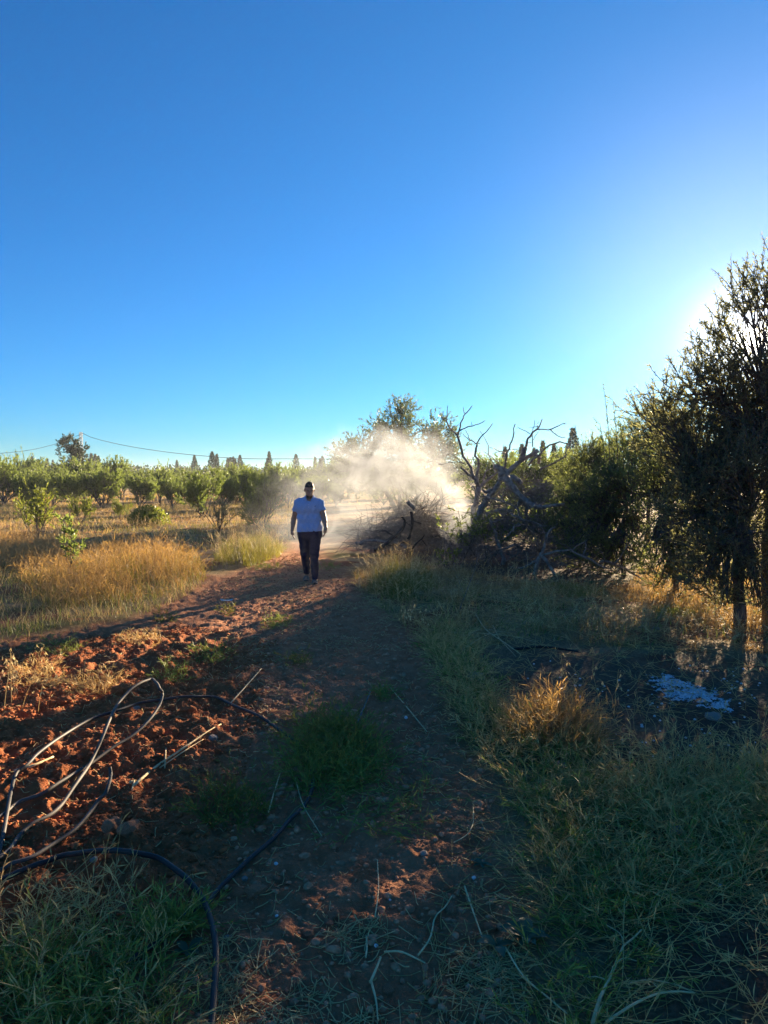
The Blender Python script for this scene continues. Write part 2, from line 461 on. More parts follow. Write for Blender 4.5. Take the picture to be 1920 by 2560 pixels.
# ------------------------------------------------------------------ the ground
def build_ground():
    ys = np.concatenate([np.arange(2860, 1380, -2.7), np.arange(1380, 1262, -1.8), np.arange(1262, 1200, -1.6)])
    d = CAM_H * F / (ys - 1190.0)
    d = np.concatenate([[0.05, 0.35, 0.75, 1.1, 1.5], d, [360, 440, 540, 680, 850]])
    d = np.unique(d)
    front = np.linspace(-36, 36, 540)
    rest = np.linspace(36, 324, 98)[1:-1]
    a = np.radians(np.concatenate([front, rest]))
    n, k = len(d), len(a)
    X = d[:, None] * np.sin(a)[None]; Y = d[:, None] * np.cos(a)[None]
    X, Y = X.ravel(), Y.ravel()
    Z = gz(X, Y)
    fade = np.clip((np.hypot(X, Y) - 150) / 300, 0, 1)
    Z = Z * (1 - fade)
    i = np.arange(n - 1)[:, None] * k; j = np.arange(k)[None]; j2 = (j + 1) % k
    Fq = np.stack([i + j, i + j2, i + k + j2, i + k + j], -1).reshape(-1, 4)[:, ::-1]
    wob = 0.28 * (fbm(X, Y, 0.5, 3) - 0.5)
    bare = softpoly(X + wob, Y + wob, BARE, 0.45)
    till = softpoly(X + wob, Y - wob, TILL, 0.9)
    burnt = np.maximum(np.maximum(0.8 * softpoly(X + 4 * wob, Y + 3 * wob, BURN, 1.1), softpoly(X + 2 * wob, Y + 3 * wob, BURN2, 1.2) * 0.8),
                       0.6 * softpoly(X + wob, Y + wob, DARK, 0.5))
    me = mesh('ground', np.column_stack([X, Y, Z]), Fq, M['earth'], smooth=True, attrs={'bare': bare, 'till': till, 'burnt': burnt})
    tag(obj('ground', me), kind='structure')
build_ground()

def lump_mesh(name, seed, sub, mat, amp=0.35, flat=0.75):
    import bmesh
    g = np.random.default_rng(seed)
    bm = bmesh.new(); bmesh.ops.create_icosphere(bm, subdivisions=sub, radius=1.0)
    off = g.random(3) * 50
    for v in bm.verts:
        p = np.array(v.co)
        q = p * 1.7 + off
        f = 1 + amp * (2 * fbm(q[0] + q[2] * .7, q[1] - q[2] * .6, 1.0, 3) - 1) + g.normal(0, 0.035)
        v.co = Vector(p * f * np.array([1, 1, flat]))
    me = bpy.data.meshes.new(name); bm.to_mesh(me); bm.free()
    me.materials.append(mat)
    return me
def lumps_stuff(name, pts, size, seed, mat, sub=1, amp=0.5):
    """many small lumps joined into one mesh"""
    g = np.random.default_rng(seed)
    base = []
    for k in range(6):
        me = lump_mesh('lump', seed + k, sub, mat, amp)
        v = np.zeros(len(me.vertices) * 3, np.float32); me.vertices.foreach_get('co', v)
        f = np.zeros(len(me.polygons) * 3, np.int32); me.polygons.foreach_get('vertices', f)
        base.append((v.reshape(-1, 3), f.reshape(-1, 3))); bpy.data.meshes.remove(me)
    V, Fs, n = [], [], 0
    pick = g.integers(0, 6, len(pts))
    for k in range(6):
        idx = np.where(pick == k)[0]
        if len(idx) == 0: continue
        v, f = base[k]
        a = g.random(len(idx)) * 6.28
        ca, sa = np.cos(a)[:, None], np.sin(a)[:, None]
        s = size[idx][:, None] * g.uniform(0.7, 1.3, (len(idx), 3)) if True else 0
        x = (v[None, :, 0] * ca - v[None, :, 1] * sa) * s[:, :1]; y = (v[None, :, 0] * sa + v[None, :, 1] * ca) * s[:, 1:2]; z = v[None, :, 2] * s[:, 2:] * 0.8
        vv = np.stack([x, y, z], -1) + pts[idx][:, None, :]
        V.append(vv.reshape(-1, 3))
        Fs.append((f[None] + (np.arange(len(idx)) * len(v))[:, None, None]).reshape(-1, 3) + n)
        n += len(idx) * len(v)
    return mesh(name, np.vstack(V), np.vstack(Fs), mat, smooth=False)

g = np.random.default_rng(5)
# crumbs of tilled earth on the left, finer ones along the track
tillv = WP([(-300, 2700), (-200, 1660), (0, 1625), (450, 1560), (700, 1600), (640, 1800), (600, 2000), (560, 2250), (350, 2350), (100, 2600)])
p = scatter(tillv, 13000, g, lambda x, y: np.clip(0.15 + 1.6 * (fbm(x, y, 0.5, 2) - 0.35), 0, 1))
s = np.clip(g.lognormal(-4.85, 0.5, len(p)), 0.004, 0.030)
tag(obj('soil_crumbs', lumps_stuff('soil_crumbs', on_ground(p, 0.003), s, 100, M['clod'])), 'loose red crumbs of tilled earth', None, None, 'stuff')
pathv = WP([(380, 2700), (600, 2000), (640, 1650), (500, 1480), (700, 1390), (790, 1380), (900, 1470), (1060, 1620), (1220, 1950), (1290, 2300), (1330, 2700)])
p = scatter(pathv, 9000, g)
s = np.clip(g.lognormal(-4.75, 0.55, len(p)), 0.004, 0.030)
tag(obj('path_gravel', lumps_stuff('path_gravel', on_ground(p, 0.002), s, 140, M['clod_dark'])), 'small dark clods and grit on the dirt track', None, None, 'stuff')

# single clods and stones large enough to point at
clods = [lump_mesh('clod', 300 + k, 3, M['clod'], 0.55) for k in range(5)]
dark_clods = [lump_mesh('clod', 320 + k, 3, M['clod_dark'], 0.55) for k in range(3)]
stones = [lump_mesh('stone', 340 + k, 2, M['stone'], 0.35, 0.65) for k in range(4)]
def lay(me, name, px, py, wpx, label, cat, group, seed):
    g = np.random.default_rng(seed)
    q = G(px, py)
    dist = math.hypot(q[1], CAM_H)
    r = wpx * 0.5 * dist / F
    o = obj(name, me, None, (q[0], q[1], q[2] + r * 0.15), (0, 0, g.random() * 6.28), (r * g.uniform(.85, 1.15), r * g.uniform(.85, 1.15), r))
    return tag(o, label, cat, group)
k = 0
for px, py, w in [(470, 1780, 40), (520, 1772, 34), (392, 1838, 52), (418, 1852, 34), (300, 1730, 50), (262, 1722, 36), (575, 1702, 26),
                  (540, 1715, 28), (618, 1795, 22), (350, 1690, 30), (205, 1762, 34), (160, 1755, 38), (110, 1770, 30), (100, 1950, 26),
                  (130, 1890, 30), (155, 1905, 24), (70, 1860, 34), (40, 1870, 30), (18, 1845, 40), (290, 1915, 26), (245, 1860, 24),
                  (335, 1880, 22), (205, 1990, 24), (160, 2010, 30), (120, 2060, 22), (90, 2020, 26), (60, 1990, 22), (455, 1890, 22), (410, 1940, 24),
                  (430, 1985, 26), (470, 2080, 28), (440, 2110, 22), (385, 2130, 20), (480, 2150, 24), (425, 2190, 26), (30, 2300, 36), (70, 2270, 32),
                  (60, 2345, 30), (110, 2240, 26), (300, 2050, 26), (215, 2200, 26), (500, 1945, 24), (545, 1880, 22), (370, 1760, 26), (90, 1720, 30),
                  (30, 1745, 30), (190, 1815, 30)]:
    lay(clods[k % 5], 'clod', px, py, w * .8, 'crumbly red clod ' + ('above the arching hose near the track' if py < 1720 and px > 280 else 'inside the wide hose curve' if py < 1800 else 'between the narrow loop and the reed stalk' if px > 240 and py < 1960 else 'under the crossing hoses' if py < 1960 else 'above the lowest hose' if py < 2130 else 'below the lowest hose') + ' on tilled earth', 'clod', 'red clods on the tilled earth', 400 + k); k += 1
for px, py, w in [(635, 2235, 44), (278, 2068, 44), (325, 2075, 40), (820, 2310, 26), (835, 2290, 28), (560, 2405, 18), (720, 2430, 30), (500, 2300, 22),
                  (770, 2340, 22), (690, 2200, 18), (1030, 1960, 20), (970, 2480, 26), (1130, 2280, 30), (1225, 2320, 24), (770, 2200, 16), (880, 2440, 22)]:
    lay(dark_clods[k % 3], 'clod', px, py, w, 'dark brown clod half sunk in the shaded dirt track', 'clod', 'dark clods on the track', 400 + k); k += 1
for px, py, w, lab in [(532, 1848, 26, 'flat orange stone beside the split reed stalk'), (338, 1773, 24, 'pale flat stone inside the narrow hose loop'),
                       (235, 2150, 18, 'small grey stone resting against the lowest hose'), (1190, 1697, 44, 'pale block of stone in the dry verge grass'),
                       (1060, 2135, 18, 'round brownish pebble on the track below the leafy weed'), (1335, 2145, 14, 'small pale pebble under the bermuda grass edge'),
                       (1373, 2148, 14, 'oval pinkish pebble under the bermuda grass edge'), (612, 2198, 16, 'small pinkish stone beside the hose crossing'),
                       (568, 2345, 16, 'round tan pebble beside the lowest hose'), (1405, 1912, 26, 'brown flat stone below the sunlit grass clump'),
                       (1785, 1797, 44, 'flat tan stone at the lower edge of the ash'), (558, 2402, 14, 'pale round pebble close to the bottom hose'),
                       (1640, 1573, 18, 'pale stone in the shaded dry grass under the trees'), (1690, 2080, 40, 'dark flat stone deep in the bermuda grass')]:
    lay(stones[k % 4], 'stone', px, py, w, lab, 'stone', None, 400 + k); k += 1
shells = [lump_mesh('snail_shell', 380 + k, 2, M['shell'], 0.2, 0.85) for k in range(2)]
gs = np.random.default_rng(21)
sp = [(1015, 1795, 12), (1650, 2220, 0), (690, 2160, 11), (692, 2290, 9), (940, 2365, 12), (1185, 2195, 12), (1028, 2268, 10), (975, 2250, 8), (1800, 2215, 13), (1545, 2035, 10)]
for q in scatter(np.array([(1270, 1650), (1400, 1640), (1560, 1690), (1640, 1740), (1720, 1790), (1900, 1790), (1915, 1900), (1850, 1960), (1560, 1900), (1500, 1830), (1380, 1780)]), 70, gs):
    sp.append((q[0], q[1], gs.uniform(5, 9.5)))
for q in scatter(np.array([(1640, 1660), (1900, 1670), (1915, 1800), (1850, 1760), (1740, 1700)]), 26, gs):
    sp.append((q[0], q[1], gs.uniform(4, 8)))
for i, (px, py, w) in enumerate(sp):
    if w == 0: continue
    lay(shells[i % 2], 'snail_shell', px, py, w * .8,
        'small white snail shell on the dirt track' if i < 10 else 'small white snail shell scattered on the burnt ground around the ash', 'shell',
        'snail shells on the track' if i < 10 else 'snail shells around the ash', 900 + i)

# white ash left by the fire: a thin ragged crust of flakes
def build_ash():
    g = np.random.default_rng(31)
    lo, hi = ASH.min(0) - 0.25, ASH.max(0) + 0.25
    n = 260
    X, Y = np.meshgrid(np.linspace(lo[0], hi[0], n), np.linspace(lo[1], hi[1], n), indexing='ij')
    w = 0.35 * (fbm(X, Y, 0.16, 4, 0.65) - 0.5)
    m = softpoly((X + w).ravel(), (Y + w).ravel(), ASH, 0.55).reshape(n, n)
    m = m * (0.15 + 1.25 * fbm(X, Y, 0.045, 4, 0.75))
    Z = gz(X.ravel(), Y.ravel()).reshape(n, n) + np.clip(m - 0.46, -0.3, 1) * 0.05 + 0.014 * (fbm(X, Y, 0.025, 2) - 0.5)
    keep = m > 0.44
    i, j = np.meshgrid(np.arange(n - 1), np.arange(n - 1), indexing='ij')
    kk = keep[:-1, :-1] & keep[1:, :-1] & keep[:-1, 1:] & keep[1:, 1:]
    i, j = i[kk], j[kk]
    Fq = np.stack([i * n + j, (i + 1) * n + j, (i + 1) * n + j + 1, i * n + j + 1], -1)
    me = mesh('ash', np.column_stack([X.ravel(), Y.ravel(), Z.ravel()]), Fq, M['ash'])
    tag(obj('ash', me), 'streak of white ash on the burnt ground', None, None, 'stuff')
build_ash()

# ------------------------------------------------------------------ trees
def grow(seed, P0, D0, L, R, levels, K=6):
    """branch skeleton, level by level; returns [(P, R, D)]"""
    g = np.random.default_rng(seed)
    P0, D0, L, R = np.asarray(P0, float), nrm(np.asarray(D0, float)), np.asarray(L, float), np.asarray(R, float)
    out = []
    for li, lv in enumerate(levels):
        N = len(P0)
        P = np.zeros((N, K, 3)); D = np.zeros((N, K, 3)); d, p = D0, P0.copy()
        for k in range(K):
            P[:, k] = p; D[:, k] = d
            d = nrm(d + g.normal(0, lv.get('wob', .12), (N, 3)) + np.array([0, 0, lv.get('up', .05)]))
            p = p + d * (L / (K - 1))[:, None]
        t = np.linspace(0, 1, K)
        out.append((P, R[:, None] * (1 - lv.get('taper', .6) * t), D))
        if li == len(levels) - 1: break
        nx = levels[li + 1]
        m = nx['n']
        u = np.sort(g.uniform(nx.get('t0', .3), 1, (N, m)), 1)
        f = u * (K - 1); i0 = np.minimum(f.astype(int), K - 2); fr = (f - i0)[..., None]
        r = np.arange(N)[:, None]
        cp = P[r, i0] * (1 - fr) + P[r, i0 + 1] * fr
        cd = D[r, i0]
        perp = nrm(np.cross(cd, nrm(g.normal(0, 1, (N, m, 3)))))
        ang = np.radians(g.normal(nx.get('ang', 40), 10, (N, m)))[..., None]
        nd = cd * np.cos(ang) + perp * np.sin(ang)
        R = (R[:, None] * nx.get('rf', .5) * (1 - .4 * u)).reshape(-1)
        L = (nx['L'] * g.uniform(.6, 1.25, (N, m)) * (1.1 - .35 * u)).reshape(-1)
        P0, D0 = cp.reshape(-1, 3), nd.reshape(-1, 3)
    return out
def leaf_on(P, D, m, g, L, Wd, spread=0.9, t0=0.1, droop=0.0, fold=.25):
    """m leaves along every twig"""
    N, K, _ = P.shape
    f = g.uniform(t0, 1, (N, m)) * (K - 1); i0 = np.minimum(f.astype(int), K - 2); fr = (f - i0)[..., None]
    r = np.arange(N)[:, None]
    pos = (P[r, i0] * (1 - fr) + P[r, i0 + 1] * fr).reshape(-1, 3)
    d = D[r, i0].reshape(-1, 3)
    d = nrm(d + spread * nrm(g.normal(0, 1, d.shape)) + np.array([0, 0, -droop]))
    n = nrm(g.normal(0, 1, d.shape) + np.array([0, 0, .6]))
    cnt = len(pos)
    tint = np.clip(np.repeat(g.random(N), m) * .5 + g.random(cnt) * .6 - .05, 0, 1)
    return leaves(pos, d, n, L * g.uniform(.6, 1.25, cnt), Wd * g.uniform(.7, 1.2, cnt), fold, tint)
def tree_meshes(seed, sk, leafmat, m, L, Wd, spread=.9, droop=0., sides=(8, 6, 4, 3, 3), wood='bark', lv=(-1,), t0=.1):
    g = np.random.default_rng(seed + 1000)
    bt, bl = Bag(), Bag()
    for i, (P, R, D) in enumerate(sk):
        bt.add(*tubes(P, np.maximum(R, .003), sides[min(i, 4)]))
    for i in lv:
        P, R, D = sk[i]
        bl.add(*leaf_on(P, D, m, g, L, Wd, spread, t0, droop))
    return bt.mesh('trunk', M[wood], True), bl.mesh('crown', M[leafmat])
def make_tree(name, label, cat, loc, meshes, rz=0., sc=1., group=None):
    r = thing(name, label, cat, loc, rz, sc, group)
    obj('trunk', meshes[0], r); obj('crown', meshes[1], r)
    return r

def orchard_kind(seed, H=3.0, leaf='orchard', nl=26, Ll=.085, Lw=.026, limbs=6, ang=30, lean=0.):
    s = H / 3.0
    g = np.random.default_rng(seed)
    lv = [dict(wob=.06, up=.05, taper=.25), dict(n=limbs, L=1.45 * s, ang=ang, t0=.2, up=.13, wob=.10, rf=.6),
          dict(n=6, L=.95 * s, ang=36, t0=.25, up=.22, wob=.12, rf=.5), dict(n=6, L=.50 * s, ang=38, t0=.15, up=.10, wob=.12, rf=.5)]
    sk = grow(seed, [[0, 0, -.08]], [[lean, 0, 1]], [.45 * s], [.055 * s], lv)
    # tall whippy shoots standing above the crown
    P1 = sk[1][0]
    N = len(P1) * 5
    p0 = np.repeat(P1[:, -3:].mean(1), 5, 0) + g.normal(0, .16 * s, (N, 3)); d0 = nrm(g.normal(0, .30, (N, 3)) + [0, 0, 1])
    sh = grow(seed + 7, p0, d0, g.uniform(.7, 1.45, N) * s, np.full(N, .012), [dict(wob=.06, up=.08)])
    sk.append(sh[0])
    return tree_meshes(seed, sk, leaf, nl, Ll, Lw, .6, lv=(-1, -2), t0=.05)

ORCH = [orchard_kind(40 + i, 3.0, 'orchard', 34, .115, .029, 6 + i % 3, 30 + 5 * (i % 3)) for i in range(5)]
YNG = [orchard_kind(60 + i, 2.2, 'young', 20, .085, .028, 5, 30) for i in range(2)]

def base(px, py):
    return G(px, py, -0.03)
def hsc(py_base, py_top, H):
    d = W(960, py_base)[1]
    return (py_base - py_top) / F * d / H
orch = [   # base px, base py, top py, kind, label, category
    ('orchard_tree', 655, 1338, 1128, 1, 'slender leaning almond tree with dense green crown just beyond the walking man'),
    ('orchard_tree', 508, 1300, 1118, 0, 'broad almond tree with open vase of limbs behind the small grey bush'),
    ('orchard_tree', 348, 1278, 1140, 2, 'round leafy tree standing behind the mound of bright green weeds'),
    ('orchard_tree', 720, 1275, 1128, 3, 'leafy green tree behind the walking man\'s shoulder in thin smoke'),
    ('orchard_tree', 268, 1262, 1145, 4, 'olive green tree between the young sapling and the round leafy tree'),
    ('orchard_tree', 445, 1258, 1150, 3, 'low bushy tree with dark trunk clump behind the broad almond tree'),
]
proto = {}
for name, px, pb, pt, kd, lab in orch:
    make_tree(name, lab, 'tree', base(px, pb), ORCH[kd], px * .37, hsc(pb, pt, 3.25), 'orchard trees in the field')
# back rows of the orchard
g = np.random.default_rng(77)
ORD = ['', 'second ', 'third ', 'fourth ', 'fifth ', 'sixth ', 'seventh ', 'eighth ']
seen = {}
def row_label(px, pb):
    where = ('behind the bright young tree' if px < 120 else 'below the ragged pine' if px < 240 else 'behind the round leafy tree' if px < 420 else 'behind the broad almond tree' if px < 580 else
             'behind the slender leaning almond tree' if px < 700 else 'just behind the walking man' if px < 830 else 'behind the smoke')
    row = 'front' if pb > 1259 else 'middle' if pb > 1243 else 'last'
    k = seen[(where, row)] = seen.get((where, row), 0) + 1
    return '%s green tree from the mast, %s orchard row, %s' % ((ORD[k - 1].strip() or 'first'), row, where)
row0 = make_tree('orchard_tree', row_label(600, 1252), 'tree', base(600, 1252), ORCH[1], 1.0, 1.15, 'orchard trees in the back rows')
rows = [(230, 1256, 1120), (165, 1250, 1105), (60, 1252, 1125), (-40, 1256, 1120), (120, 1244, 1130), (560, 1248, 1128), (690, 1250, 1135), (775, 1252, 1130),
        (400, 1246, 1140), (310, 1243, 1138), (495, 1241, 1145), (640, 1241, 1140), (740, 1240, 1142), (820, 1246, 1130), (870, 1244, 1125), (940, 1242, 1130),
        (20, 1238, 1135), (190, 1236, 1140), (270, 1235, 1142), (355, 1234, 1146), (440, 1234, 1148), (530, 1234, 1147), (600, 1233, 1148), (680, 1233, 1147),
        (1010, 1245, 1150), (1090, 1245, 1150),
        (215, 1262, 1128), (590, 1262, 1128), (400, 1266, 1136), (780, 1266, 1128), (850, 1258, 1122), (100, 1262, 1125), (10, 1266, 1122), (300, 1250, 1126), (345, 1248, 1128), (520, 1252, 1130),
        (655, 1246, 1130), (720, 1248, 1130), (460, 1243, 1132), (235, 1240, 1128), (150, 1239, 1126), (80, 1240, 1122), (40, 1244, 1118), (810, 1240, 1130), (905, 1240, 1130), (-60, 1262, 1120), (130, 1268, 1125), (180, 1275, 1128), (60, 1278, 1122), (430, 1272, 1130), (555, 1275, 1128), (690, 1266, 1124), (745, 1262, 1120), (620, 1270, 1132), (255, 1275, 1140),
        (800, 1272, 1124), (840, 1268, 1120), (960, 1262, 1120), (1040, 1262, 1120), (1110, 1260, 1122)]
for i, (px, pb, pt) in enumerate(sorted(rows, key=lambda q: abs(q[0] - 202))):
    src = ORCH[i % 5]
    r = copy_tree(row0, base(px, pb), g.random() * 6.28, hsc(pb, pt + g.normal(5, 20), 3.3), row_label(px, pb))
    r.scale = (r.scale[0] * 1.15, r.scale[0] * 1.15, r.scale[0])
    for ch in r.children: ch.data = src[0] if ch.name.startswith('trunk') else src[1]

make_tree('sapling', 'bright yellow green young tree standing in golden dry grass at the field edge', 'tree', base(95, 1350), YNG[0], .4, hsc(1350, 1180, 2.3))
make_tree('sapling', 'pale young tree behind the dark narrow sapling', 'tree', base(198, 1318), YNG[1], 2.2, hsc(1318, 1212, 2.3))
make_tree('sapling', 'thin pale sapling just beside the mound of bright green weeds', 'tree', base(300, 1302), YNG[0], 4.2, hsc(1302, 1228, 2.3))
# V-shaped little bush with few leaves
vb = grow(90, np.zeros((14, 3)), np.column_stack([np.random.default_rng(3).normal(0, .42, (14, 2)), np.ones(14)]), np.full(14, .95), np.full(14, .012),
          [dict(wob=.06, up=.03), dict(n=5, L=.32, ang=28, t0=.3, up=.06, rf=.6)])
make_tree('grey_bush', 'small grey green bush of upright twigs in front of the broad almond tree', 'bush', base(548, 1330),
          tree_meshes(90, vb, 'olive', 16, .06, .022, .8), 0, hsc(1330, 1252, 1.0))
# narrow leafy sapling in the dry grass
g = np.random.default_rng(93)
ns = grow(93, [[0, 0, -.05], [.02, 0, .2], [-.03, .02, .3]], [[.02, 0, 1], [.25, 0, 1], [-.2, .1, 1]], [1.15, .8, .8], [.014, .010, .010],
          [dict(wob=.05, up=.08), dict(n=9, L=.26, ang=48, t0=.12, up=.06, rf=.5)])
make_tree('sapling', 'narrow dark green leafy sapling rising from the golden dry grass', 'tree', base(172, 1445),
          tree_meshes(93, ns, 'orchard', 24, .075, .028, .9, lv=(-1, 0)), 0, hsc(1445, 1278, 1.2))

# trees whose crown outline is given by a handful of masses
def blob_tree(name, label, cat, trunk_pts, blobs, leaf, ncl, m, L, Wd, seed, twl=.35, trunk_r=.09, droop=0., wood='bark', spread=.8, up=.05, ntw=3, gaps=()):
    """trunk_pts: list of polylines of (px, py, depth); blobs: (px, py, depth, rx_px, ry_px); clusters of twigs fill them"""
    g = np.random.default_rng(seed)
    polys = [np.array([AT(*q) for q in tp]) for tp in trunk_pts]
    b0 = polys[0][0].copy()
    root = thing(name, label, cat, b0)
    bt, bl = Bag(), Bag()
    for tp in polys:
        P = spline(tp, 8); r = trunk_r * np.linspace(1, .5, 8)
        bt.add(*tubes((P - b0)[None], r[None], 8))
    tops = np.vstack([tp[-1] for tp in polys])
    vol = np.array([b[3] * b[4] for b in blobs], float); vol /= vol.sum()
    Pt, Rt = [], []
    for (px, py, dp, rx, ry), f in zip(blobs, vol):
        cc = AT(px, py, dp); sx, sz = rx * dp / F, ry * dp / F
        st = tops[np.argmin(np.linalg.norm(tops - cc, axis=1))]
        lim = spline([st, (st + cc) / 2 + g.normal(0, .12, 3), cc + [0, 0, sz * .4]], 6)
        bt.add(*tubes((lim - b0)[None], (trunk_r * .45 * np.linspace(.8, .2, 6))[None], 6))
        n = max(6, int(ncl * f))
        u = nrm(g.normal(0, 1, (n, 3))) * (g.random(n) ** (1 / 2.4))[:, None]
        cl = cc + u * np.array([sx, (sx + sz) / 2, sz])
        for gx, gy, gd, gr in gaps:      # thin places in the crown
            keep = np.linalg.norm((cl - AT(gx, gy, gd)) * [1, .15, 1], axis=1) > gr
            cl = cl[keep]
        n = len(cl)
        if n == 0: continue
        a = lim[np.minimum((g.uniform(.25, 1, n) * 5).astype(int), 5)]
        mid = (a + cl) / 2 + g.normal(0, .08, (n, 3)) * np.linalg.norm(cl - a, axis=1)[:, None]
        tt = np.linspace(0, 1, 5)[None, :, None]
        Pt.append((1 - tt) ** 2 * a[:, None] + 2 * tt * (1 - tt) * mid[:, None] + tt ** 2 * cl[:, None])
        Rt.append(np.full((n, 1), .014) * np.linspace(1, .3, 5)[None])
        # twigs at the cluster
        od = nrm(nrm(cl - (cc - [0, 0, sz * .6])) + np.array([0, 0, .25]))
        od = np.repeat(od, ntw, 0); od = nrm(od + g.normal(0, .55, od.shape))
        sk = grow(seed + 5, np.repeat(cl, ntw, 0), od, twl * g.uniform(.6, 1.3, n * ntw), np.full(n * ntw, .006), [dict(wob=.10, up=up - droop)], 5)
        P, R, D = sk[0]
        bt.add(*tubes(P - b0, np.maximum(R, .0025), 3))
        bl.add(*leaf_on(P - b0, D, m, g, L, Wd, spread, 0., droop))
    bt.add(*tubes(np.vstack(Pt) - b0, np.vstack(Rt), 4))
    obj('trunk', bt.mesh('trunk', M[wood], True), root)
    obj('crown', bl.mesh('crown', M[leaf]), root)
    return root

blob_tree('olive_tree', 'tall narrow leaved tree with the low sun shining through its crown', 'tree',
          [[(1925, 1545, 9.0), (1920, 1350, 9.0), (1935, 1150, 9.0)], [(1925, 1545, 9.0), (1990, 1350, 9.2), (2060, 1150, 9.3)]],
          [(1925, 735, 9, 80, 85), (1870, 770, 9, 60, 70), (1840, 850, 9, 90, 75), (1790, 925, 9, 95, 75), (1905, 900, 9.2, 110, 120), (2000, 820, 9.1, 110, 150),
           (1740, 985, 9, 90, 60), (1880, 1040, 9.3, 140, 110), (1800, 1080, 9.3, 120, 90), (2020, 1050, 9.3, 160, 170), (1930, 1200, 9.1, 120, 120), (2080, 1250, 9.2, 150, 150), (1900, 1120, 9.2, 130, 90), (1850, 960, 9.1, 100, 70), (1975, 1370, 9.0, 110, 90), (1960, 1460, 8.9, 70, 50)],
          'olive', 920, 18, .068, .0150, 201, .32, .10, gaps=[(1890, 850, 9.0, .33)])
blob_tree('olive_tree', 'shorter dark olive tree with bare trunk beside the sunlit dry grass', 'tree',
          [[(1852, 1572, 8.7), (1846, 1450, 8.75), (1838, 1290, 8.8)]],
          [(1830, 1200, 8.8, 110, 110), (1770, 1180, 9.0, 90, 100), (1850, 1330, 8.8, 90, 110), (1800, 1380, 8.7, 70, 70), (1870, 1450, 8.7, 75, 55), (1815, 1500, 8.6, 45, 30), (1900, 1510, 8.6, 40, 28), (1780, 1440, 8.9, 70, 50), (1730, 1300, 9.0, 80, 80), (1700, 1100, 9.2, 90, 70), (1650, 1040, 9.3, 60, 45)],
          'olive', 560, 16, .064, .0150, 202, .32, .085)
blob_tree('shrub', 'dark shrub between the olive trunk and the heap of dead branches', 'bush',
          [[(1690, 1480, 11), (1690, 1380, 11), (1680, 1260, 11)]],
          [(1690, 1170, 11, 90, 90), (1640, 1250, 11, 70, 80), (1720, 1300, 11, 80, 80), (1660, 1370, 11, 80, 75), (1740, 1400, 10.6, 60, 60), (1690, 1440, 10.6, 80, 35)],
          'feather', 420, 18, .05, .014, 203, .28, .05, gaps=[(1655, 1306, 11, .30)])
blob_tree('shrub', 'low dark shrub behind the long bare branches', 'bush',
          [[(1560, 1440, 13), (1555, 1370, 13), (1560, 1290, 13)]],
          [(1560, 1220, 13, 80, 80), (1500, 1250, 13.2, 70, 75), (1590, 1320, 13, 70, 75), (1480, 1340, 13.2, 80, 70), (1540, 1390, 12.8, 90, 50)],
          'feather', 380, 18, .05, .02, 204, .30, .05)
blob_tree('shrub', 'leafy shrub with brownish twigs beside the uprooted trunk', 'bush',
          [[(1450, 1430, 14.5), (1450, 1370, 14.5), (1445, 1300, 14.5)]],
          [(1450, 1260, 14.5, 60, 70), (1420, 1330, 14.5, 60, 60), (1480, 1380, 14.2, 70, 50)],
          'feather', 240, 20, .05, .015, 205, .28, .04)
blob_tree('shrub', 'low green undergrowth bush behind the dead branches', 'bush',
          [[(1330, 1350, 19.5), (1330, 1330, 19.5), (1330, 1310, 19.5)]],
          [(1230, 1320, 19.5, 70, 35), (1310, 1315, 19.5, 70, 40), (1400, 1300, 19.5, 60, 45), (1170, 1330, 20, 50, 25), (1460, 1320, 19, 60, 40)],
          'orchard', 420, 20, .07, .03, 208, .25, .03)
blob_tree('feathery_tree', 'feathery grey green tree rising behind the dark shrubs', 'tree',
          [[(1620, 1380, 18), (1620, 1250, 18), (1615, 1150, 18)]],
          [(1630, 1080, 18, 70, 55), (1680, 1060, 18, 60, 55), (1580, 1130, 18, 60, 60), (1660, 1160, 18, 80, 70), (1600, 1220, 18, 80, 70)],
          'feather', 420, 24, .07, .015, 206, .40, .06, droop=.03)
blob_tree('feathery_tree', 'feathery sunlit green tree directly behind the tangle of dead branches', 'tree',
          [[(1480, 1340, 22), (1480, 1250, 22), (1478, 1190, 22)]],
          [(1490, 1150, 22, 60, 50), (1430, 1190, 22, 50, 50), (1545, 1150, 22, 55, 55), (1470, 1240, 22, 70, 50)],
          'feather', 360, 24, .08, .018, 207, .42, .05, droop=.03)
# tall leafy shoots standing against the sky
g = np.random.default_rng(211)
shp, shl = [], []
for px, top, bot in [(1512, 985, 1180), (1532, 1000, 1180), (1548, 1040, 1190), (1575, 1045, 1190), (1500, 1060, 1180), (1562, 1085, 1200)]:
    a, b = AT(px + 12, bot, 15.5), AT(px, top, 15.5)
    shp.append(spline([a, (a + b) / 2 + [.03, 0, 0], b], 6))
P = np.array(shp); b0 = P[0, 0].copy()
b0[2] = gz1(b0[0], b0[1]) - .03
st = np.array([spline([b0, [p[0, 0], p[0, 1], (b0[2] + p[0, 2]) / 2], p[0]], 6) for p in P])
root = thing('shoot_bush', 'tall thin leafy shoots standing against the sky above the shrubs', 'bush', b0)
bt = Bag(); bl = Bag()
bt.add(*tubes(P - b0, np.full((len(P), 6), .010) * np.linspace(1, .4, 6), 4)); bt.add(*tubes(st - b0, np.full((len(P), 6), .012), 4))
D = nrm(np.gradient(P, axis=1))
sk = grow(212, P.reshape(-1, 3)[:, :] - b0, nrm(D.reshape(-1, 3) + g.normal(0, .6, (len(P) * 6, 3))), np.full(len(P) * 6, .22), np.full(len(P) * 6, .004), [dict(wob=.1, up=.1)])
bt.add(*tubes(sk[0][0], np.maximum(sk[0][1], .0025), 3))
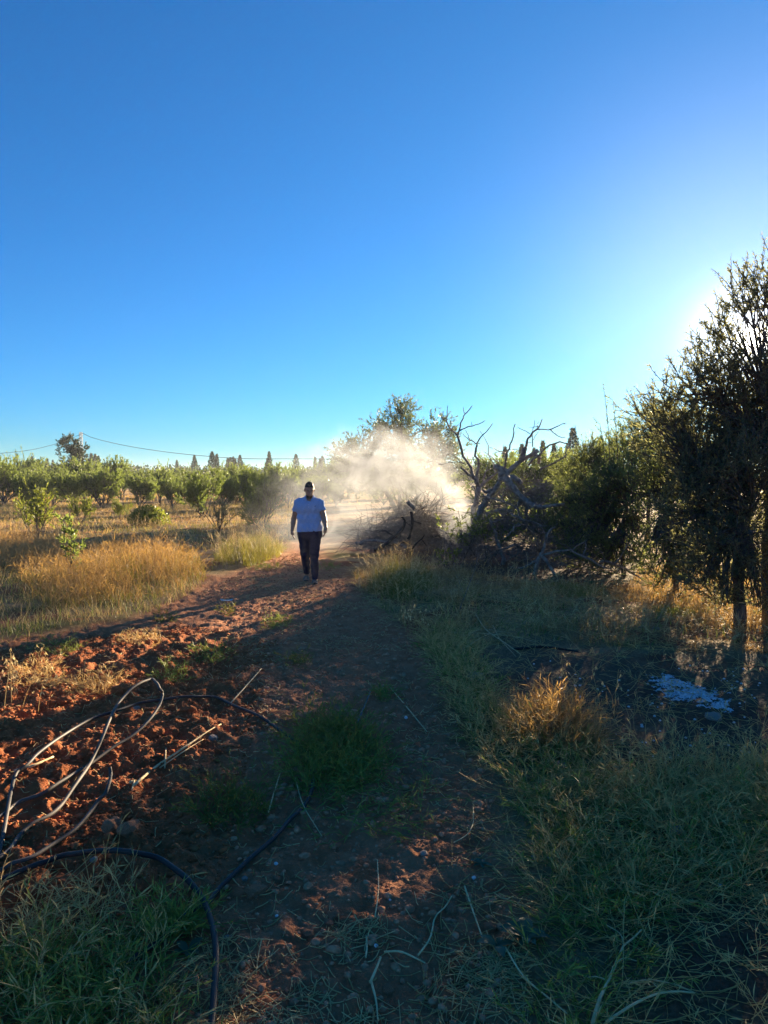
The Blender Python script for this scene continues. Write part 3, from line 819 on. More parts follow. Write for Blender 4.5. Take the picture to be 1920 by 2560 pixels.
bl.add(*leaf_on(P - b0, D, 46, g, .05, .024, 1.1)); bl.add(*leaf_on(sk[0][0], sk[0][2], 14, g, .05, .024, 1.0))
obj('trunk', bt.mesh('trunk', M['bark'], True), root); obj('crown', bl.mesh('crown', M['orchard']), root)

blob_tree('broad_tree', 'tall broad tree with drooping leafy sprays rising above the smoke', 'tree',
          [[(1000, 1292, 33), (1000, 1230, 33), (1005, 1170, 33)], [(1000, 1292, 33), (960, 1220, 33), (935, 1160, 33)], [(1000, 1292, 33), (1060, 1220, 33), (1085, 1150, 33)]],
          [(1000, 1050, 33, 45, 45), (1010, 1085, 33, 60, 40), (960, 1085, 33, 45, 35), (905, 1110, 33, 45, 30), (865, 1140, 33, 35, 28), (930, 1150, 33, 80, 40),
           (1085, 1085, 33, 45, 42), (1120, 1120, 33, 45, 42), (1050, 1150, 33, 90, 45), (1130, 1170, 33, 40, 40), (880, 1190, 33, 70, 45), (980, 1210, 33, 110, 50)],
          'poplar', 620, 20, .12, .042, 221, .55, .12, droop=.06)
blob_tree('leafy_tree', 'sunlit green tree seen through the fork of the bare dead tree', 'tree',
          [[(1235, 1285, 36), (1235, 1230, 36), (1235, 1190, 36)]],
          [(1245, 1170, 36, 60, 32), (1180, 1190, 36, 55, 38), (1235, 1190, 36, 60, 35), (1280, 1210, 36, 60, 40), (1240, 1240, 36, 70, 30)], 'orchard', 280, 22, .11, .036, 222, .45, .09)
blob_tree('leafy_tree', 'sunlit green tree behind the uprooted trunk and its branches', 'tree',
          [[(1370, 1290, 32), (1370, 1240, 32), (1370, 1190, 32)]],
          [(1375, 1165, 32, 60, 35), (1310, 1185, 32, 55, 40), (1430, 1170, 32, 55, 40), (1340, 1200, 32, 80, 40), (1370, 1230, 32, 80, 40), (1330, 1260, 30, 60, 30)], 'orchard', 340, 22, .11, .036, 223, .45, .09)
# trees standing beyond the frame on the sunny side; they shade the verge
blob_tree('olive_tree', 'dark olive tree standing beyond the tall one', 'tree',
          [[(2330, 1560, 9.2), (2330, 1400, 9.2), (2330, 1200, 9.2)]],
          [(2330, 1000, 9.2, 200, 200), (2200, 1180, 9.2, 150, 150), (2450, 1180, 9.2, 170, 170), (2330, 1330, 9.2, 180, 100)], 'olive', 300, 14, .075, .02, 231, .36, .10)

# ------------------------------------------------------------------ cypresses and the far wood
def cypress_meshes(seed, n=2200, s=.27, w=.09):
    """unit cypress, 6 m tall"""
    g = np.random.default_rng(seed)
    h = g.random(n) ** 1.15
    a = g.random(n) * 6.283
    r = (.01 + (1 - h) * (1.2 + .45 * (seed % 3))) * (0.2 + .8 * g.random(n) ** .5) * (.45 + .9 * vnoise(h * 16 + seed, a * 1.6))
    pos = np.column_stack([r * np.cos(a), r * np.sin(a), .5 + h * 5.4])
    d = nrm(np.column_stack([np.cos(a) * .55, np.sin(a) * .55, np.ones(n) * .8]) + g.normal(0, .25, (n, 3)))
    V, Fq, t = leaves(pos, d, nrm(g.normal(0, 1, (n, 3))), s * g.uniform(.6, 1.4, n), w * g.uniform(.7, 1.3, n), .3, g.random(n))
    tr = tubes(np.array([[[0, 0, -.2], [0, 0, 1.5], [0, 0, 3.2], [0, 0, 5.6]]]), np.array([[.14, .11, .07, .01]]), 6)
    return mesh('trunk', tr[0], tr[1], M['bark'], tr[2], True), mesh('crown', V, Fq, M['cypress'], t)
CYP = [cypress_meshes(250), cypress_meshes(251), cypress_meshes(252, 1600, .30, .10)]
near_cyp = [(1262, 1118, 62, 'dark cypress just over the fork of the dead tree'), (1305, 1112, 62, None), (1357, 1105, 58, None), (1385, 1110, 60, None),
            (1432, 1072, 55, None), (1462, 1112, 60, None), (1402, 1120, 64, None), (1500, 1095, 60, None), (1335, 1122, 66, None), (1280, 1130, 70, None), (1478, 1125, 66, None)]
c0 = None
for i, (px, top, dp, lab) in enumerate(near_cyp):
    pt = AT(px, top, dp)
    sc = (pt[2] - 0) / 6.0
    lab = 'dark cypress in the row behind the uprooted tree'
    if px == 1432: lab = 'tallest dark cypress of the row behind the uprooted tree'
    r = thing('cypress_tree', lab, 'tree', (pt[0], pt[1], gz1(pt[0], pt[1])), i * 1.3, 1, 'cypresses behind the uprooted tree')
    r.scale = (sc * .95, sc * .95, sc)
    mm = CYP[i % 3]
    obj('trunk', mm[0], r); obj('crown', mm[1], r)
far_cyp = [(80, 1143, 150), (96, 1150, 150), (118, 1148, 160), (132, 1152, 160), (228, 1136, 150), (238, 1138, 150), (246, 1142, 150), (425, 1162, 190), (442, 1152, 190),
           (486, 1140, 140), (530, 1132, 130), (542, 1138, 130), (569, 1147, 170), (576, 1145, 170), (583, 1144, 170), (588, 1149, 170), (600, 1140, 170), (673, 1132, 140),
           (668, 1148, 150), (740, 1138, 140), (788, 1145, 160), (800, 1148, 160), (806, 1142, 150), (1170, 1150, 180)]
for i, (px, top, dp) in enumerate(far_cyp):
    pt = AT(px, top, dp)
    r = thing('cypress_tree', 'small distant cypress on the skyline ' + ('left of the ragged pine' if px < 170 else 'close beside the lattice mast' if px < 300 else 'over the broad almond tree' if px < 560 else 'in the tight row under the cable' if px < 620 else 'over the slender leaning almond tree' if px < 700 else 'above the walking man' if px < 900 else 'seen past the dead tree'), 'tree', (pt[0], pt[1], 0), i * 1.7, 1, 'distant cypresses on the skyline')
    r.scale = (pt[2] / 6 * 1.1, pt[2] / 6 * 1.1, pt[2] / 6 * 1.03)
    mm = CYP[i % 3]
    obj('trunk', mm[0], r); obj('crown', mm[1], r)
blob_tree('pine_tree', 'dark ragged pine standing beside the lattice mast', 'tree',
          [[(185, 1240, 72), (185, 1190, 72), (182, 1140, 72)]],
          [(172, 1108, 72, 20, 11), (196, 1122, 72, 16, 14), (160, 1118, 72, 12, 7), (182, 1140, 72, 30, 16), (185, 1170, 72, 42, 22), (180, 1205, 72, 50, 25)], 'cypress', 260, 18, .24, .075, 260, .6, .16)
def treeline():
    g = np.random.default_rng(270)
    bl = Bag()
    for i in range(150):
        az = math.radians(g.uniform(-38, 36)); r = g.uniform(150, 235)
        H = g.uniform(3.0, 4.6) * (r / 190) * (1.25 if az < -.35 else 1.0); wd = g.uniform(3, 6)
        n = 240
        u = nrm(g.normal(0, 1, (n, 3))) * (g.random(n) ** .4)[:, None]
        pos = u * [wd, wd, H * .5] + [math.sin(az) * r, math.cos(az) * r, H * .52]
        bl.add(*leaves(pos, nrm(g.normal(0, 1, (n, 3)) + [0, 0, .4]), nrm(g.normal(0, 1, (n, 3))), g.uniform(.5, 1.1, n), g.uniform(.3, .6, n), .3, np.clip(g.random(n) * .5 + g.random() * .5, 0, 1)))
    tag(obj('far_woods', bl.mesh('far_woods', M['cypress'])), 'far belt of dark trees along the horizon', None, None, 'stuff')
treeline()

# ------------------------------------------------------------------ lattice mast and its cable
def mast(loc, H, w):
    root = thing('lattice_mast', 'thin pale lattice mast carrying the cable above the orchard', 'mast', loc)
    b = Bag()
    cs = [(-1, -1), (1, -1), (1, 1), (-1, 1)]
    P = np.array([[[x * w, y * w, 0], [x * w * .75, y * w * .75, H * .5], [x * w * .5, y * w * .5, H]] for x, y in cs])
    b.add(*tubes(P, np.full((4, 3), .045), 4))
    obj('legs', b.mesh('legs', M['metal']), root)
    b = Bag()
    n = 12
    for i in range(n):
        z0, z1 = H * i / n, H * (i + 1) / n
        w0, w1 = w * (1 - .5 * i / n), w * (1 - .5 * (i + 1) / n)
        for q in range(4):
            (x0, y0), (x1, y1) = cs[q], cs[(q + 1) % 4]
            b.add(*tubes(np.array([[[x0 * w0, y0 * w0, z0], [x1 * w1, y1 * w1, z1]]]), np.full((1, 2), .025), 4))
    obj('bracing', b.mesh('bracing', M['metal']), root)
    b = Bag(); b.add(*tubes(np.array([[[-w * 1.1, 0, H * .95], [w * 1.1, 0, H * .95]]]), np.full((1, 2), .05), 4, cap=True))
    obj('crossarm', b.mesh('crossarm', M['metal']), root)
    return root
mt = AT(202, 1080, 118)
mast((mt[0], mt[1], 0), mt[2], .33)
def cable(pts, label, r=.035):
    P = spline(pts, 40)
    b = Bag(); b.add(*tubes(P[None], np.full((1, 40), r), 5))
    tag(obj('cable', b.mesh('cable', M['cable'], True)), label, 'cable')
cable([AT(204, 1082, 118), AT(240, 1097, 117), AT(330, 1117, 114), AT(450, 1134, 110), AT(600, 1146, 104), AT(760, 1147, 98), AT(960, 1148, 92), AT(1180, 1149, 88), AT(1400, 1150, 84)],
      'black cable sagging from the lattice mast over the orchard to the hedge', .040)
cable([AT(200, 1086, 118), AT(175, 1098, 117), AT(120, 1115, 114), AT(55, 1128, 110), AT(-80, 1140, 104)], 'black cable running down from the mast behind the ragged pine', .034)

# ------------------------------------------------------------------ bare dead tree, uprooted tree, brush
def crop(x, y, ox, oy, sc, dp):
    return AT(ox + x / sc, oy + y / sc, dp)
def limbs_mesh(name, lines, conv, mat, g, depth_var=.35, K=9, sides=6, knob=.12):
    """lines: (points, r0, r1)"""
    b = Bag()
    for pts, r0, r1 in lines:
        P = []
        dd = g.normal(0, depth_var)
        n = len(pts)
        for i, (x, y) in enumerate(pts):
            P.append(conv(x, y, dd * i / max(n - 1, 1)))
        P = spline(P, K)
        L = np.linalg.norm(P[-1] - P[0])
        P[1:] += g.normal(0, .012 * min(L, 1.2), (K - 1, 3)) * [1, 1, 1]
        r = np.linspace(r0, r1, K) * g.uniform(1 - knob, 1 + knob, K)
        b.add(*tubes(P[None], r[None], sides, cap=True))
    return b.mesh(name, mat, True)
g = np.random.default_rng(301)
DT = 16.0
def cD(x, y, dd=0.0): return crop(x, y, 1080, 980, 4.1475, DT + dd)
gb = G(1186, 1395)
root = thing('dead_tree', 'bare dead tree with forked twisted limbs beside the smoke', 'tree', gb)
def loc_conv(conv, o):
    return lambda x, y, dd: conv(x, y, dd) - o
lc = loc_conv(cD, gb)
obj('trunk', limbs_mesh('trunk', [([(400, 1720), (425, 1450), (440, 1250), (455, 1130), (465, 1050), (485, 985)], .085, .055), ([(465, 1050), (430, 980), (405, 995)], .022, .014)], lc, M['dead'], g, .0, 14, 9), root)
for lines in [
    [([(485, 985), (430, 880), (395, 790), (350, 690), (300, 570), (268, 450)], .042, .026), ([(268, 450), (190, 380), (150, 300), (85, 255)], .022, .012),
     ([(155, 310), (155, 230), (165, 140)], .013, .007), ([(118, 268), (113, 230), (118, 195)], .011, .007), ([(270, 450), (290, 370), (310, 290), (345, 230), (390, 180), (425, 138)], .020, .008),
     ([(345, 230), (328, 195), (325, 158)], .010, .006), ([(278, 410), (330, 380), (410, 358), (490, 328), (552, 298)], .015, .007), ([(410, 358), (414, 335), (410, 312)], .008, .005),
     ([(360, 750), (280, 738), (200, 733), (140, 745), (75, 750)], .012, .006), ([(330, 740), (260, 690), (200, 640), (140, 668)], .011, .005), ([(268, 450), (220, 440), (150, 465)], .009, .004)],
    [([(430, 890), (380, 850), (340, 815), (292, 770)], .036, .020)],
    [([(485, 985), (468, 870), (480, 790), (492, 725), (445, 665), (450, 600), (460, 540)], .036, .022), ([(460, 540), (490, 490), (530, 440), (580, 390), (625, 328)], .017, .008),
     ([(525, 440), (510, 420), (498, 400)], .008, .005), ([(460, 540), (420, 510), (385, 492), (345, 460), (320, 430)], .014, .007), ([(390, 495), (370, 440), (335, 375)], .010, .005),
     ([(442, 660), (426, 690), (440, 730), (478, 758)], .010, .010), ([(490, 730), (530, 752), (560, 742)], .008, .004), ([(455, 1000), (470, 940), (490, 880), (485, 850)], .010, .005)],
    [([(490, 990), (535, 950), (600, 895), (660, 850), (720, 808)], .040, .018), ([(530, 955), (545, 840), (575, 810), (610, 795)], .020, .009), ([(545, 900), (560, 830), (600, 700), (570, 675)], .010, .004),
     ([(640, 742), (590, 660), (585, 560), (530, 450)], .014, .006), ([(590, 660), (560, 630), (530, 610)], .009, .004), ([(700, 742), (640, 690), (600, 660)], .012, .009), ([(660, 850), (640, 790), (640, 742)], .016, .013)],
]:
    obj('limb', limbs_mesh('limb', lines, lc, M['dead'], g, .25, 9, 6), root)

gb = G(1215, 1385)
DT = 15.2
lc = loc_conv(cD, gb)
root = thing('uprooted_tree', 'thick grey uprooted tree leaning over with gnarled roots and bare branches', 'tree', gb)
obj('trunk', limbs_mesh('trunk', [([(380, 1620), (470, 1300), (560, 1110), (650, 1010), (735, 920), (775, 850), (850, 770), (940, 700), (1040, 655), (1105, 615)], .07, .042),
                                  ([(730, 930), (720, 830), (690, 790), (640, 770)], .11, .05), ([(800, 850), (720, 790), (660, 780)], .08, .035), ([(760, 880), (860, 900), (930, 950)], .09, .05),
                                  ([(930, 700), (950, 620), (975, 570)], .07, .04), ([(1060, 650), (1110, 680), (1105, 740)], .05, .035), ([(640, 1020), (600, 1020), (560, 1040), (520, 1010)], .05, .02)], lc, M['dead'], g, .1, 16, 9, .16), root)
for lines in [
    [([(770, 660), (800, 580), (830, 490), (845, 420), (862, 340)], .020, .010), ([(760, 630), (700, 618), (650, 595), (600, 565)], .012, .006), ([(740, 600), (820, 600), (895, 592)], .012, .006),
     ([(760, 800), (765, 720), (770, 660)], .024, .020), ([(720, 610), (660, 630), (625, 642)], .008, .004), ([(745, 600), (746, 570), (742, 545)], .007, .004)],
    [([(975, 570), (990, 500), (1015, 455), (1055, 405), (1110, 362), (1140, 282)], .030, .010), ([(1090, 388), (1150, 390), (1220, 385), (1300, 358), (1385, 322)], .016, .008), ([(1385, 340), (1378, 328), (1390, 316)], .006, .004),
     ([(1220, 385), (1270, 425), (1320, 460), (1390, 478)], .012, .006), ([(1012, 430), (960, 400), (888, 368)], .010, .006), ([(1045, 570), (1038, 500), (1034, 440), (1050, 360), (1070, 290)], .012, .006),
     ([(1040, 520), (1070, 460), (1120, 390)], .009, .005), ([(1110, 358), (1060, 362), (1005, 366)], .009, .005), ([(1108, 360), (1090, 335), (1112, 300)], .008, .004), ([(1030, 525), (980, 518), (935, 502)], .008, .004)],
    [([(1000, 760), (1110, 650), (1230, 560), (1290, 540), (1365, 518), (1432, 540)], .026, .010), ([(1450, 560), (1500, 540), (1560, 555), (1660, 572)], .012, .006), ([(1380, 640), (1430, 540), (1465, 470), (1480, 400), (1495, 345)], .014, .006),
     ([(1468, 415), (1450, 398), (1428, 385)], .007, .004), ([(1120, 800), (1250, 740), (1340, 700), (1400, 640)], .022, .012)],
]:
    obj('branch', limbs_mesh('branch', lines, lc, M['dead'], g, .5, 9, 6), root)
obj('roots', limbs_mesh('roots', [([(700, 1030), (700, 1060), (760, 1130), (830, 1170), (885, 1205), (895, 1285), (855, 1320), (800, 1350)], .022, .012), ([(690, 1050), (660, 1080), (640, 1130)], .016, .008),
                                  ([(700, 1050), (715, 1130), (680, 1220), (670, 1300), (690, 1370)], .015, .007), ([(640, 1100), (600, 1160), (560, 1170)], .018, .007), ([(750, 930), (790, 1000), (830, 1010), (740, 1010)], .016, .008),
                                  ([(780, 940), (820, 1060), (780, 1140), (770, 1220)], .014, .006), ([(560, 1110), (540, 1080), (525, 1050)], .012, .006)], lc, M['dead'], g, .35, 12, 6, .2), root)

def dead_branch(lines, label, dp, basepx, mat='dead', var=.35, group=None, scale=4.1475, org=(1080, 980)):
    o = G(*basepx)
    conv = lambda x, y, dd: crop(x, y, org[0], org[1], scale, dp + dd) - o
    me = limbs_mesh('dead_branch', lines, conv, M[mat], g, var, 11, 6, .15)
    q = obj('dead_branch', me, None, o)
    return tag(q, label, 'branch', group)
dead_branch([([(770, 890), (840, 980), (900, 1060), (990, 1130), (1080, 1190), (1170, 1195), (1260, 1170), (1370, 1165)], .075, .030), ([(1100, 1190), (1140, 1160), (1190, 1130)], .02, .008),
             ([(1010, 1150), (975, 1240), (1000, 1320), (1060, 1400), (1070, 1450)], .045, .02), ([(930, 1080), (880, 1180), (900, 1250), (940, 1330)], .03, .01), ([(1150, 1200), (1170, 1300), (1210, 1380), (1190, 1440)], .024, .009)],
            'thick forked branch lying across the uprooted tree above the bright weeds', 14.9, (1330, 1400))
dead_branch([([(560, 1255), (610, 1370), (660, 1490), (700, 1590), (735, 1700), (735, 1790)], .020, .045)], 'pale leaning stake standing under the uprooted tree', 14.4, (1258, 1410), 'dead', .0)
dead_branch([([(1060, 1900), (1090, 1790), (1130, 1700), (1200, 1480), (1290, 1390)], .045, .012), ([(1140, 1690), (1200, 1770), (1240, 1840), (1275, 1895)], .034, .022), ([(1110, 1740), (1000, 1790), (900, 1830), (800, 1815)], .022, .008),
             ([(1120, 1650), (1060, 1520), (1000, 1420), (890, 1355)], .022, .008), ([(1180, 1560), (1160, 1450), (1110, 1380)], .016, .006)], 'crooked grey branch with splayed ends on the charred ground', 12.6, (1335, 1445))
dead_branch([([(1150, 1690), (1300, 1650), (1420, 1650), (1560, 1700), (1700, 1770), (1860, 1840)], .024, .012), ([(1440, 1655), (1530, 1580), (1600, 1540)], .014, .005), ([(1560, 1700), (1600, 1610), (1580, 1540)], .012, .004)],
            'long low branch stretched along the ground in front of the low shrub', 12.2, (1500, 1460))
dead_branch([([(0, 1600), (60, 1600), (150, 1625), (280, 1690), (410, 1765)], .022, .012), ([(140, 1620), (200, 1560), (250, 1465), (300, 1430), (345, 1408)], .014, .006), ([(250, 1465), (265, 1420), (262, 1385)], .009, .004), ([(50, 1598), (40, 1550), (18, 1500)], .010, .005)],
            'forked pale branch tip poking up before the dark shrubs', 11.6, (1545, 1475), 'dead', .2, None, 3.95, (1500, 1000))
dead_branch([([(1400, 1180), (1350, 1300), (1370, 1420), (1340, 1560), (1345, 1640)], .03, .022), ([(1360, 1300), (1300, 1340), (1230, 1420)], .016, .006)], 'upright crooked branch propped before the bright green weeds', 14.6, (1405, 1415))
for i in range(16):
    gg = np.random.default_rng(500 + i)
    x0, y0 = gg.uniform(520, 1250), gg.uniform(1080, 1720)
    a = gg.uniform(-.9, .9) + (math.pi if gg.random() < .5 else 0); L = gg.uniform(180, 420)
    pts = [(x0 + L * t * math.cos(a) + gg.normal(0, 22), y0 + L * t * math.sin(a) * .8 + 60 * t * t + gg.normal(0, 22)) for t in (0, .3, .6, 1)]
    side = [pts[1], (pts[1][0] + gg.normal(0, 60), pts[1][1] - gg.uniform(30, 110))]
    dead_branch([(pts, gg.uniform(.014, .026), .007), (side, .010, .004)], 'thin dead branch in the tangle under the uprooted tree', gg.uniform(13.6, 15.6), (1080 + x0 / 4.1475, 1400), 'dead', .4, 'thin branches under the uprooted tree')
# smoking brush pile beside the dead tree
for i in range(34):
    gg = np.random.default_rng(600 + i)
    x0 = gg.uniform(560, 1320); hgt = 1 - ((x0 - 980) / 480) ** 2
    y0 = 1580 - gg.uniform(.0, 1.0) ** .8 * 400 * max(hgt, .2)
    a = gg.normal(0, .5) + (math.pi if gg.random() < .6 else 0); L = gg.uniform(200, 480)
    pts = [(x0 + L * (t - .4) * math.cos(a) + gg.normal(0, 14), y0 + L * (t - .4) * math.sin(a) * .55 + 130 * (t - .4) ** 2 + gg.normal(0, 14)) for t in (0, .33, .66, 1)]
    side = [pts[2], (pts[2][0] + gg.normal(0, 50), pts[2][1] + gg.normal(-30, 50))]
    dead_branch([(pts, gg.uniform(.018, .045), .010), (side, .012, .005)], 'dark branch heaped in the smoking brush pile', gg.uniform(16.0, 18.2), (800 + x0 / 4.1475, 1385), 'char' if i % 3 == 0 else 'dead', .5, 'branches of the smoking brush pile', 4.1475, (800, 980))
dead_branch([([(560, 1640), (690, 1570), (790, 1490), (865, 1415), (880, 1340), (850, 1290)], .045, .026), ([(790, 1490), (740, 1500), (690, 1535)], .016, .006)], 'long curved branch sweeping down from the brush pile to the track', 15.6, (945, 1400), 'char', .2, None, 4.1475, (800, 980))
dead_branch([([(905, 1135), (935, 1165), (985, 1212)], .05, .046)], 'short sawn log end lying on top of the brush pile', 16.2, (1030, 1390), 'dead', .0, None, 4.1475, (800, 980))
dead_branch([([(945, 1240), (955, 1330), (950, 1420), (915, 1530)], .034, .03)], 'upright charred post in the front of the brush pile', 15.9, (1028, 1390), 'char', .0, None, 4.1475, (800, 980))
def brush(name, label, polys, n, dps, mat, seed, L=.35, r=.004):
    """thin dead twigs, far too many to count, filling a heap"""
    g = np.random.default_rng(seed)
    out = Bag()
    for (cx, cy, rx, ry), dp in zip(polys, dps):
        k = n // len(polys)
        cc = AT(cx, cy, dp)
        u = nrm(g.normal(0, 1, (k, 3))) * (g.random(k) ** .5)[:, None]
        p0 = cc + u * [rx * dp / F, .6, ry * dp / F]
        p0[:, 2] = np.maximum(p0[:, 2], gz(p0[:, 0], p0[:, 1]) + .02)
        d = nrm(g.normal(0, 1, (k, 3)) * [1, 1, .55])
        sk = grow(seed, p0, d, L * g.uniform(.5, 1.6, k), r * g.uniform(.6, 1.5, k), [dict(wob=.22, up=0)], 5)
        out.add(*tubes(sk[0][0], np.maximum(sk[0][1], .0015), 3))
    tag(obj(name, out.mesh(name, M[mat])), label, None, None, 'stuff')
brush('twig_brush', 'fine dry twigs packed into the brush pile', [(1050, 1290, 70, 40), (960, 1350, 90, 35), (1090, 1340, 60, 40), (1000, 1320, 120, 50)], 1500, [17, 16.6, 17, 16.8], 'dead', 701, .65, .006)
brush('twig_tangle', 'fine dead twigs tangled under the uprooted tree', [(1250, 1290, 60, 70), (1320, 1330, 90, 60), (1390, 1370, 90, 50), (1180, 1370, 80, 45), (1480, 1400, 90, 45), (1330, 1240, 70, 40)], 2200, [15.4, 15, 14.4, 14.8, 13.5, 15.2], 'dead', 702, .45, .006)

# leafy survivors around the pile
def small_plant(name, label, cat, px, py, dp, H, leaf, seed, n=8, nl=14, L=.06, Wd=.024, spreadang=.45, wood='bark'):
    g = np.random.default_rng(seed)
    b = AT(px, py, dp); b[2] = gz1(b[0], b[1]) - .02
    sk = grow(seed, np.zeros((n, 3)), np.column_stack([g.normal(0, spreadang, (n, 2)), np.ones(n)]), H * g.uniform(.7, 1.1, n), np.full(n, .009),
              [dict(wob=.10, up=.05), dict(n=4, L=H * .35, ang=40, t0=.35, up=.05, rf=.5)])
    return make_tree(name, label, cat, b, tree_meshes(seed, sk, leaf, nl, L, Wd, .9, droop=.15, wood=wood), 0, 1)
small_plant('leafy_shrub', 'green shrub with hanging leaves at the foot of the bare dead tree', 'bush', 1155, 1400, 14.8, 1.15, 'orchard', 711, 9, 16, .09, .026)
small_plant('leafy_shrub', 'small drooping leafy shoot beside the pale leaning stake', 'bush', 1215, 1400, 14.5, 1.2, 'orchard', 712, 6, 12, .09, .026)
small_plant('yellow_seedling', 'small sapling with sunlit yellow leaves before the charred ground', 'plant', 1130, 1420, 13.6, .62, 'young', 713, 5, 9, .07, .028, .35)
small_plant('bright_weeds', 'bright yellow green weeds glowing behind the upright crooked branch', 'plant', 1395, 1370, 17.2, .75, 'young', 714, 26, 14, .10, .06, .7)
small_plant('leafy_shrub', 'broad leaved green shrub behind the thick forked branch', 'bush', 1345, 1375, 17.5, 1.7, 'orchard', 715, 10, 16, .10, .04, .3)

# mound of bright weeds in the field
g = np.random.default_rng(720)
cw = G(372, 1312)
n = 1700
u = nrm(g.normal(0, 1, (n, 3))) * (g.random(n) ** .35)[:, None]; u[:, 2] = np.abs(u[:, 2])
pos = u * [.80, .6, .62 + .1 * g.random()]
V, Fq, t = leaves(pos, nrm(u * .6 + g.normal(0, .5, (n, 3)) + [0, 0, .7]), nrm(g.normal(0, 1, (n, 3))), g.uniform(.07, .15, n), g.uniform(.03, .06, n), .2, g.random(n))
root = thing('weed_mound', 'low mound of bright green broad leaved weeds in the dry field', 'plant', cw)
obj('leaves', mesh('leaves', V, Fq, M['young'], t), root)
st = grow(721, np.zeros((40, 3)), np.column_stack([g.normal(0, .8, (40, 2)), np.ones(40)]), g.uniform(.3, .6, 40), np.full(40, .006), [dict(wob=.1)])
obj('stems', mesh('stems', *tubes(st[0][0], st[0][1], 3)[:2], M['green']), root)

# ------------------------------------------------------------------ grasses
def grass(name, label, poly, n, h, w, lean, mat, seed, dens=None, sizefn=None):
    g = np.random.default_rng(seed)
    p = on_ground(scatter(poly, n, g, dens), -.01)
    k = len(p)
    hh = h * g.uniform(.5, 1.35, k)
    if sizefn is not None: hh = hh * sizefn(p[:, 0], p[:, 1])
    V, Fq, t = blades(p, hh, g.random(k) * 6.283, np.abs(g.normal(lean, .35, k)), w * g.uniform(.6, 1.4, k), g, np.clip(g.normal(.5, .35, k), 0, 1))
    return tag(obj(name, mesh(name, V, Fq, M[mat], t)), label, None, None, 'stuff')
def edge(poly, soft, s=.5):
    return lambda x, y: softpoly(x, y, poly, soft) * np.clip((fbm(x + 3, y, s, 3) - .40) / .2, .03, 1)
def tall(poly, soft, s=.8):
    return lambda x, y: (.35 + .75 * softpoly(x, y, poly, soft)) * (.45 + 1.1 * fbm(x, y + 2, s, 2))
def clumpy(s, lo=.35, hi=.7, off=0):
    return lambda x, y: np.clip((fbm(x + off, y - off, s, 3) - lo) / (hi - lo), 0.02, 1)
def with_heads(name, label, poly, n, h, mat, seed, dens=None, heads=7, r=.0016, hl=.022, lean=.35, sizefn=None):
    """tall stems ending in drooping oat-like panicles"""
    g = np.random.default_rng(seed)
    p = on_ground(scatter(poly, n, g, dens), -.01)
    k = len(p)
    d = nrm(np.column_stack([g.normal(0, lean, (k, 2)), np.ones(k)]))
    P, R, D = grow(seed, p, d, h * g.uniform(.55, 1.3, k) * (1 if sizefn is None else sizefn(p[:, 0], p[:, 1])), np.full(k, r), [dict(wob=.09, up=-.05, taper=.5)], 6)[0]
    b = Bag()
    b.add(*tubes(P, R, 3, np.clip(g.normal(.5, .2, k), 0, 1)))
    b.add(*leaf_on(P, D, heads, g, hl, hl * .26, 1.0, .62, .9))
    b.add(*leaf_on(P, D, 3, g, .16, .006, .7, .05, .2))
    return tag(obj(name, b.mesh(name, M[mat])), label, None, None, 'stuff')

def sprawl(name, label, poly, n, mat, seed, L=.22, bl=.045, bw=.0032, m=9, rise=.5, dens=None, stemr=.0019, lift=0.0):
    n, bw, bl = int(n * .62), bw * 1.75, bl * 1.25
    g = np.random.default_rng(seed)
    p = on_ground(scatter(poly, n, g, dens), lift)
    k = len(p)
    a = g.random(k) * 6.283
    d = nrm(np.column_stack([np.cos(a), np.sin(a), np.abs(g.normal(rise, .35, k))]))
    P, R, D = grow(seed, p, d, L * g.uniform(.5, 1.5, k), np.full(k, stemr), [dict(wob=.14, up=-.06, taper=.4)], 6)[0]
    fl = gz(P[..., 0].ravel(), P[..., 1].ravel()).reshape(P.shape[:2]) + .004
    P[..., 2] = np.maximum(P[..., 2], fl)
    b = Bag()
    b.add(*tubes(P, R, 3, np.clip(g.normal(.6, .25, k), 0, 1)))
    b.add(*leaf_on(P, D, m, g, bl, bw, .75, .05, 0., .15))
    return tag(obj(name, b.mesh(name, M[mat])), label, None, None, 'stuff')
NEARL = WP([(-260, 1650), (0, 1610), (200, 1580), (330, 1550), (440, 1505), (510, 1470), (495, 1420), (400, 1395), (200, 1385), (-260, 1385)])
GOLD = WP([(60, 1530), (230, 1520), (330, 1512), (440, 1490), (520, 1455), (500, 1400), (400, 1375), (250, 1380), (140, 1400), (60, 1440)])
GOLDL = WP([(-260, 1450), (40, 1450), (150, 1440), (240, 1420), (200, 1365), (60, 1345), (-260, 1345)])
LIMEP = WP([(520, 1428), (620, 1420), (700, 1395), (715, 1372), (640, 1362), (560, 1375)])
FIELD = WP([(-500, 1400), (-500, 1262), (760, 1262), (745, 1340), (700, 1370), (560, 1380), (400, 1395), (200, 1385)])
FIELD2 = WP([(-300, 1262), (-300, 1228), (1000, 1228), (900, 1262)])
with_heads('golden_oats', 'golden wild oats growing in a thick band beside the tilled earth', GOLD, 2700, .46, 'dry', 801, edge(GOLD, 1.6), 7, .0016, .022, .45, tall(GOLD, 1.6))
grass('golden_grass', 'golden dry grass blades among the wild oats', GOLD, 4200, .30, .007, .7, 'dry', 802, edge(GOLD, 1.6), tall(GOLD, 1.6))
grass('gold_green_grass', 'yellow green blades mixed into the wild oats', GOLD, 3600, .30, .007, .6, 'lime', 850, clumpy(.6, .40, .58, 2), tall(GOLD, 1.6))
with_heads('orange_grass', 'orange dry grass at the edge of the field around the saplings', GOLDL, 3000, .46, 'dry', 803, edge(GOLDL, 1.5, .8), 7, .0018, .024, .5, tall(GOLDL, 1.6))
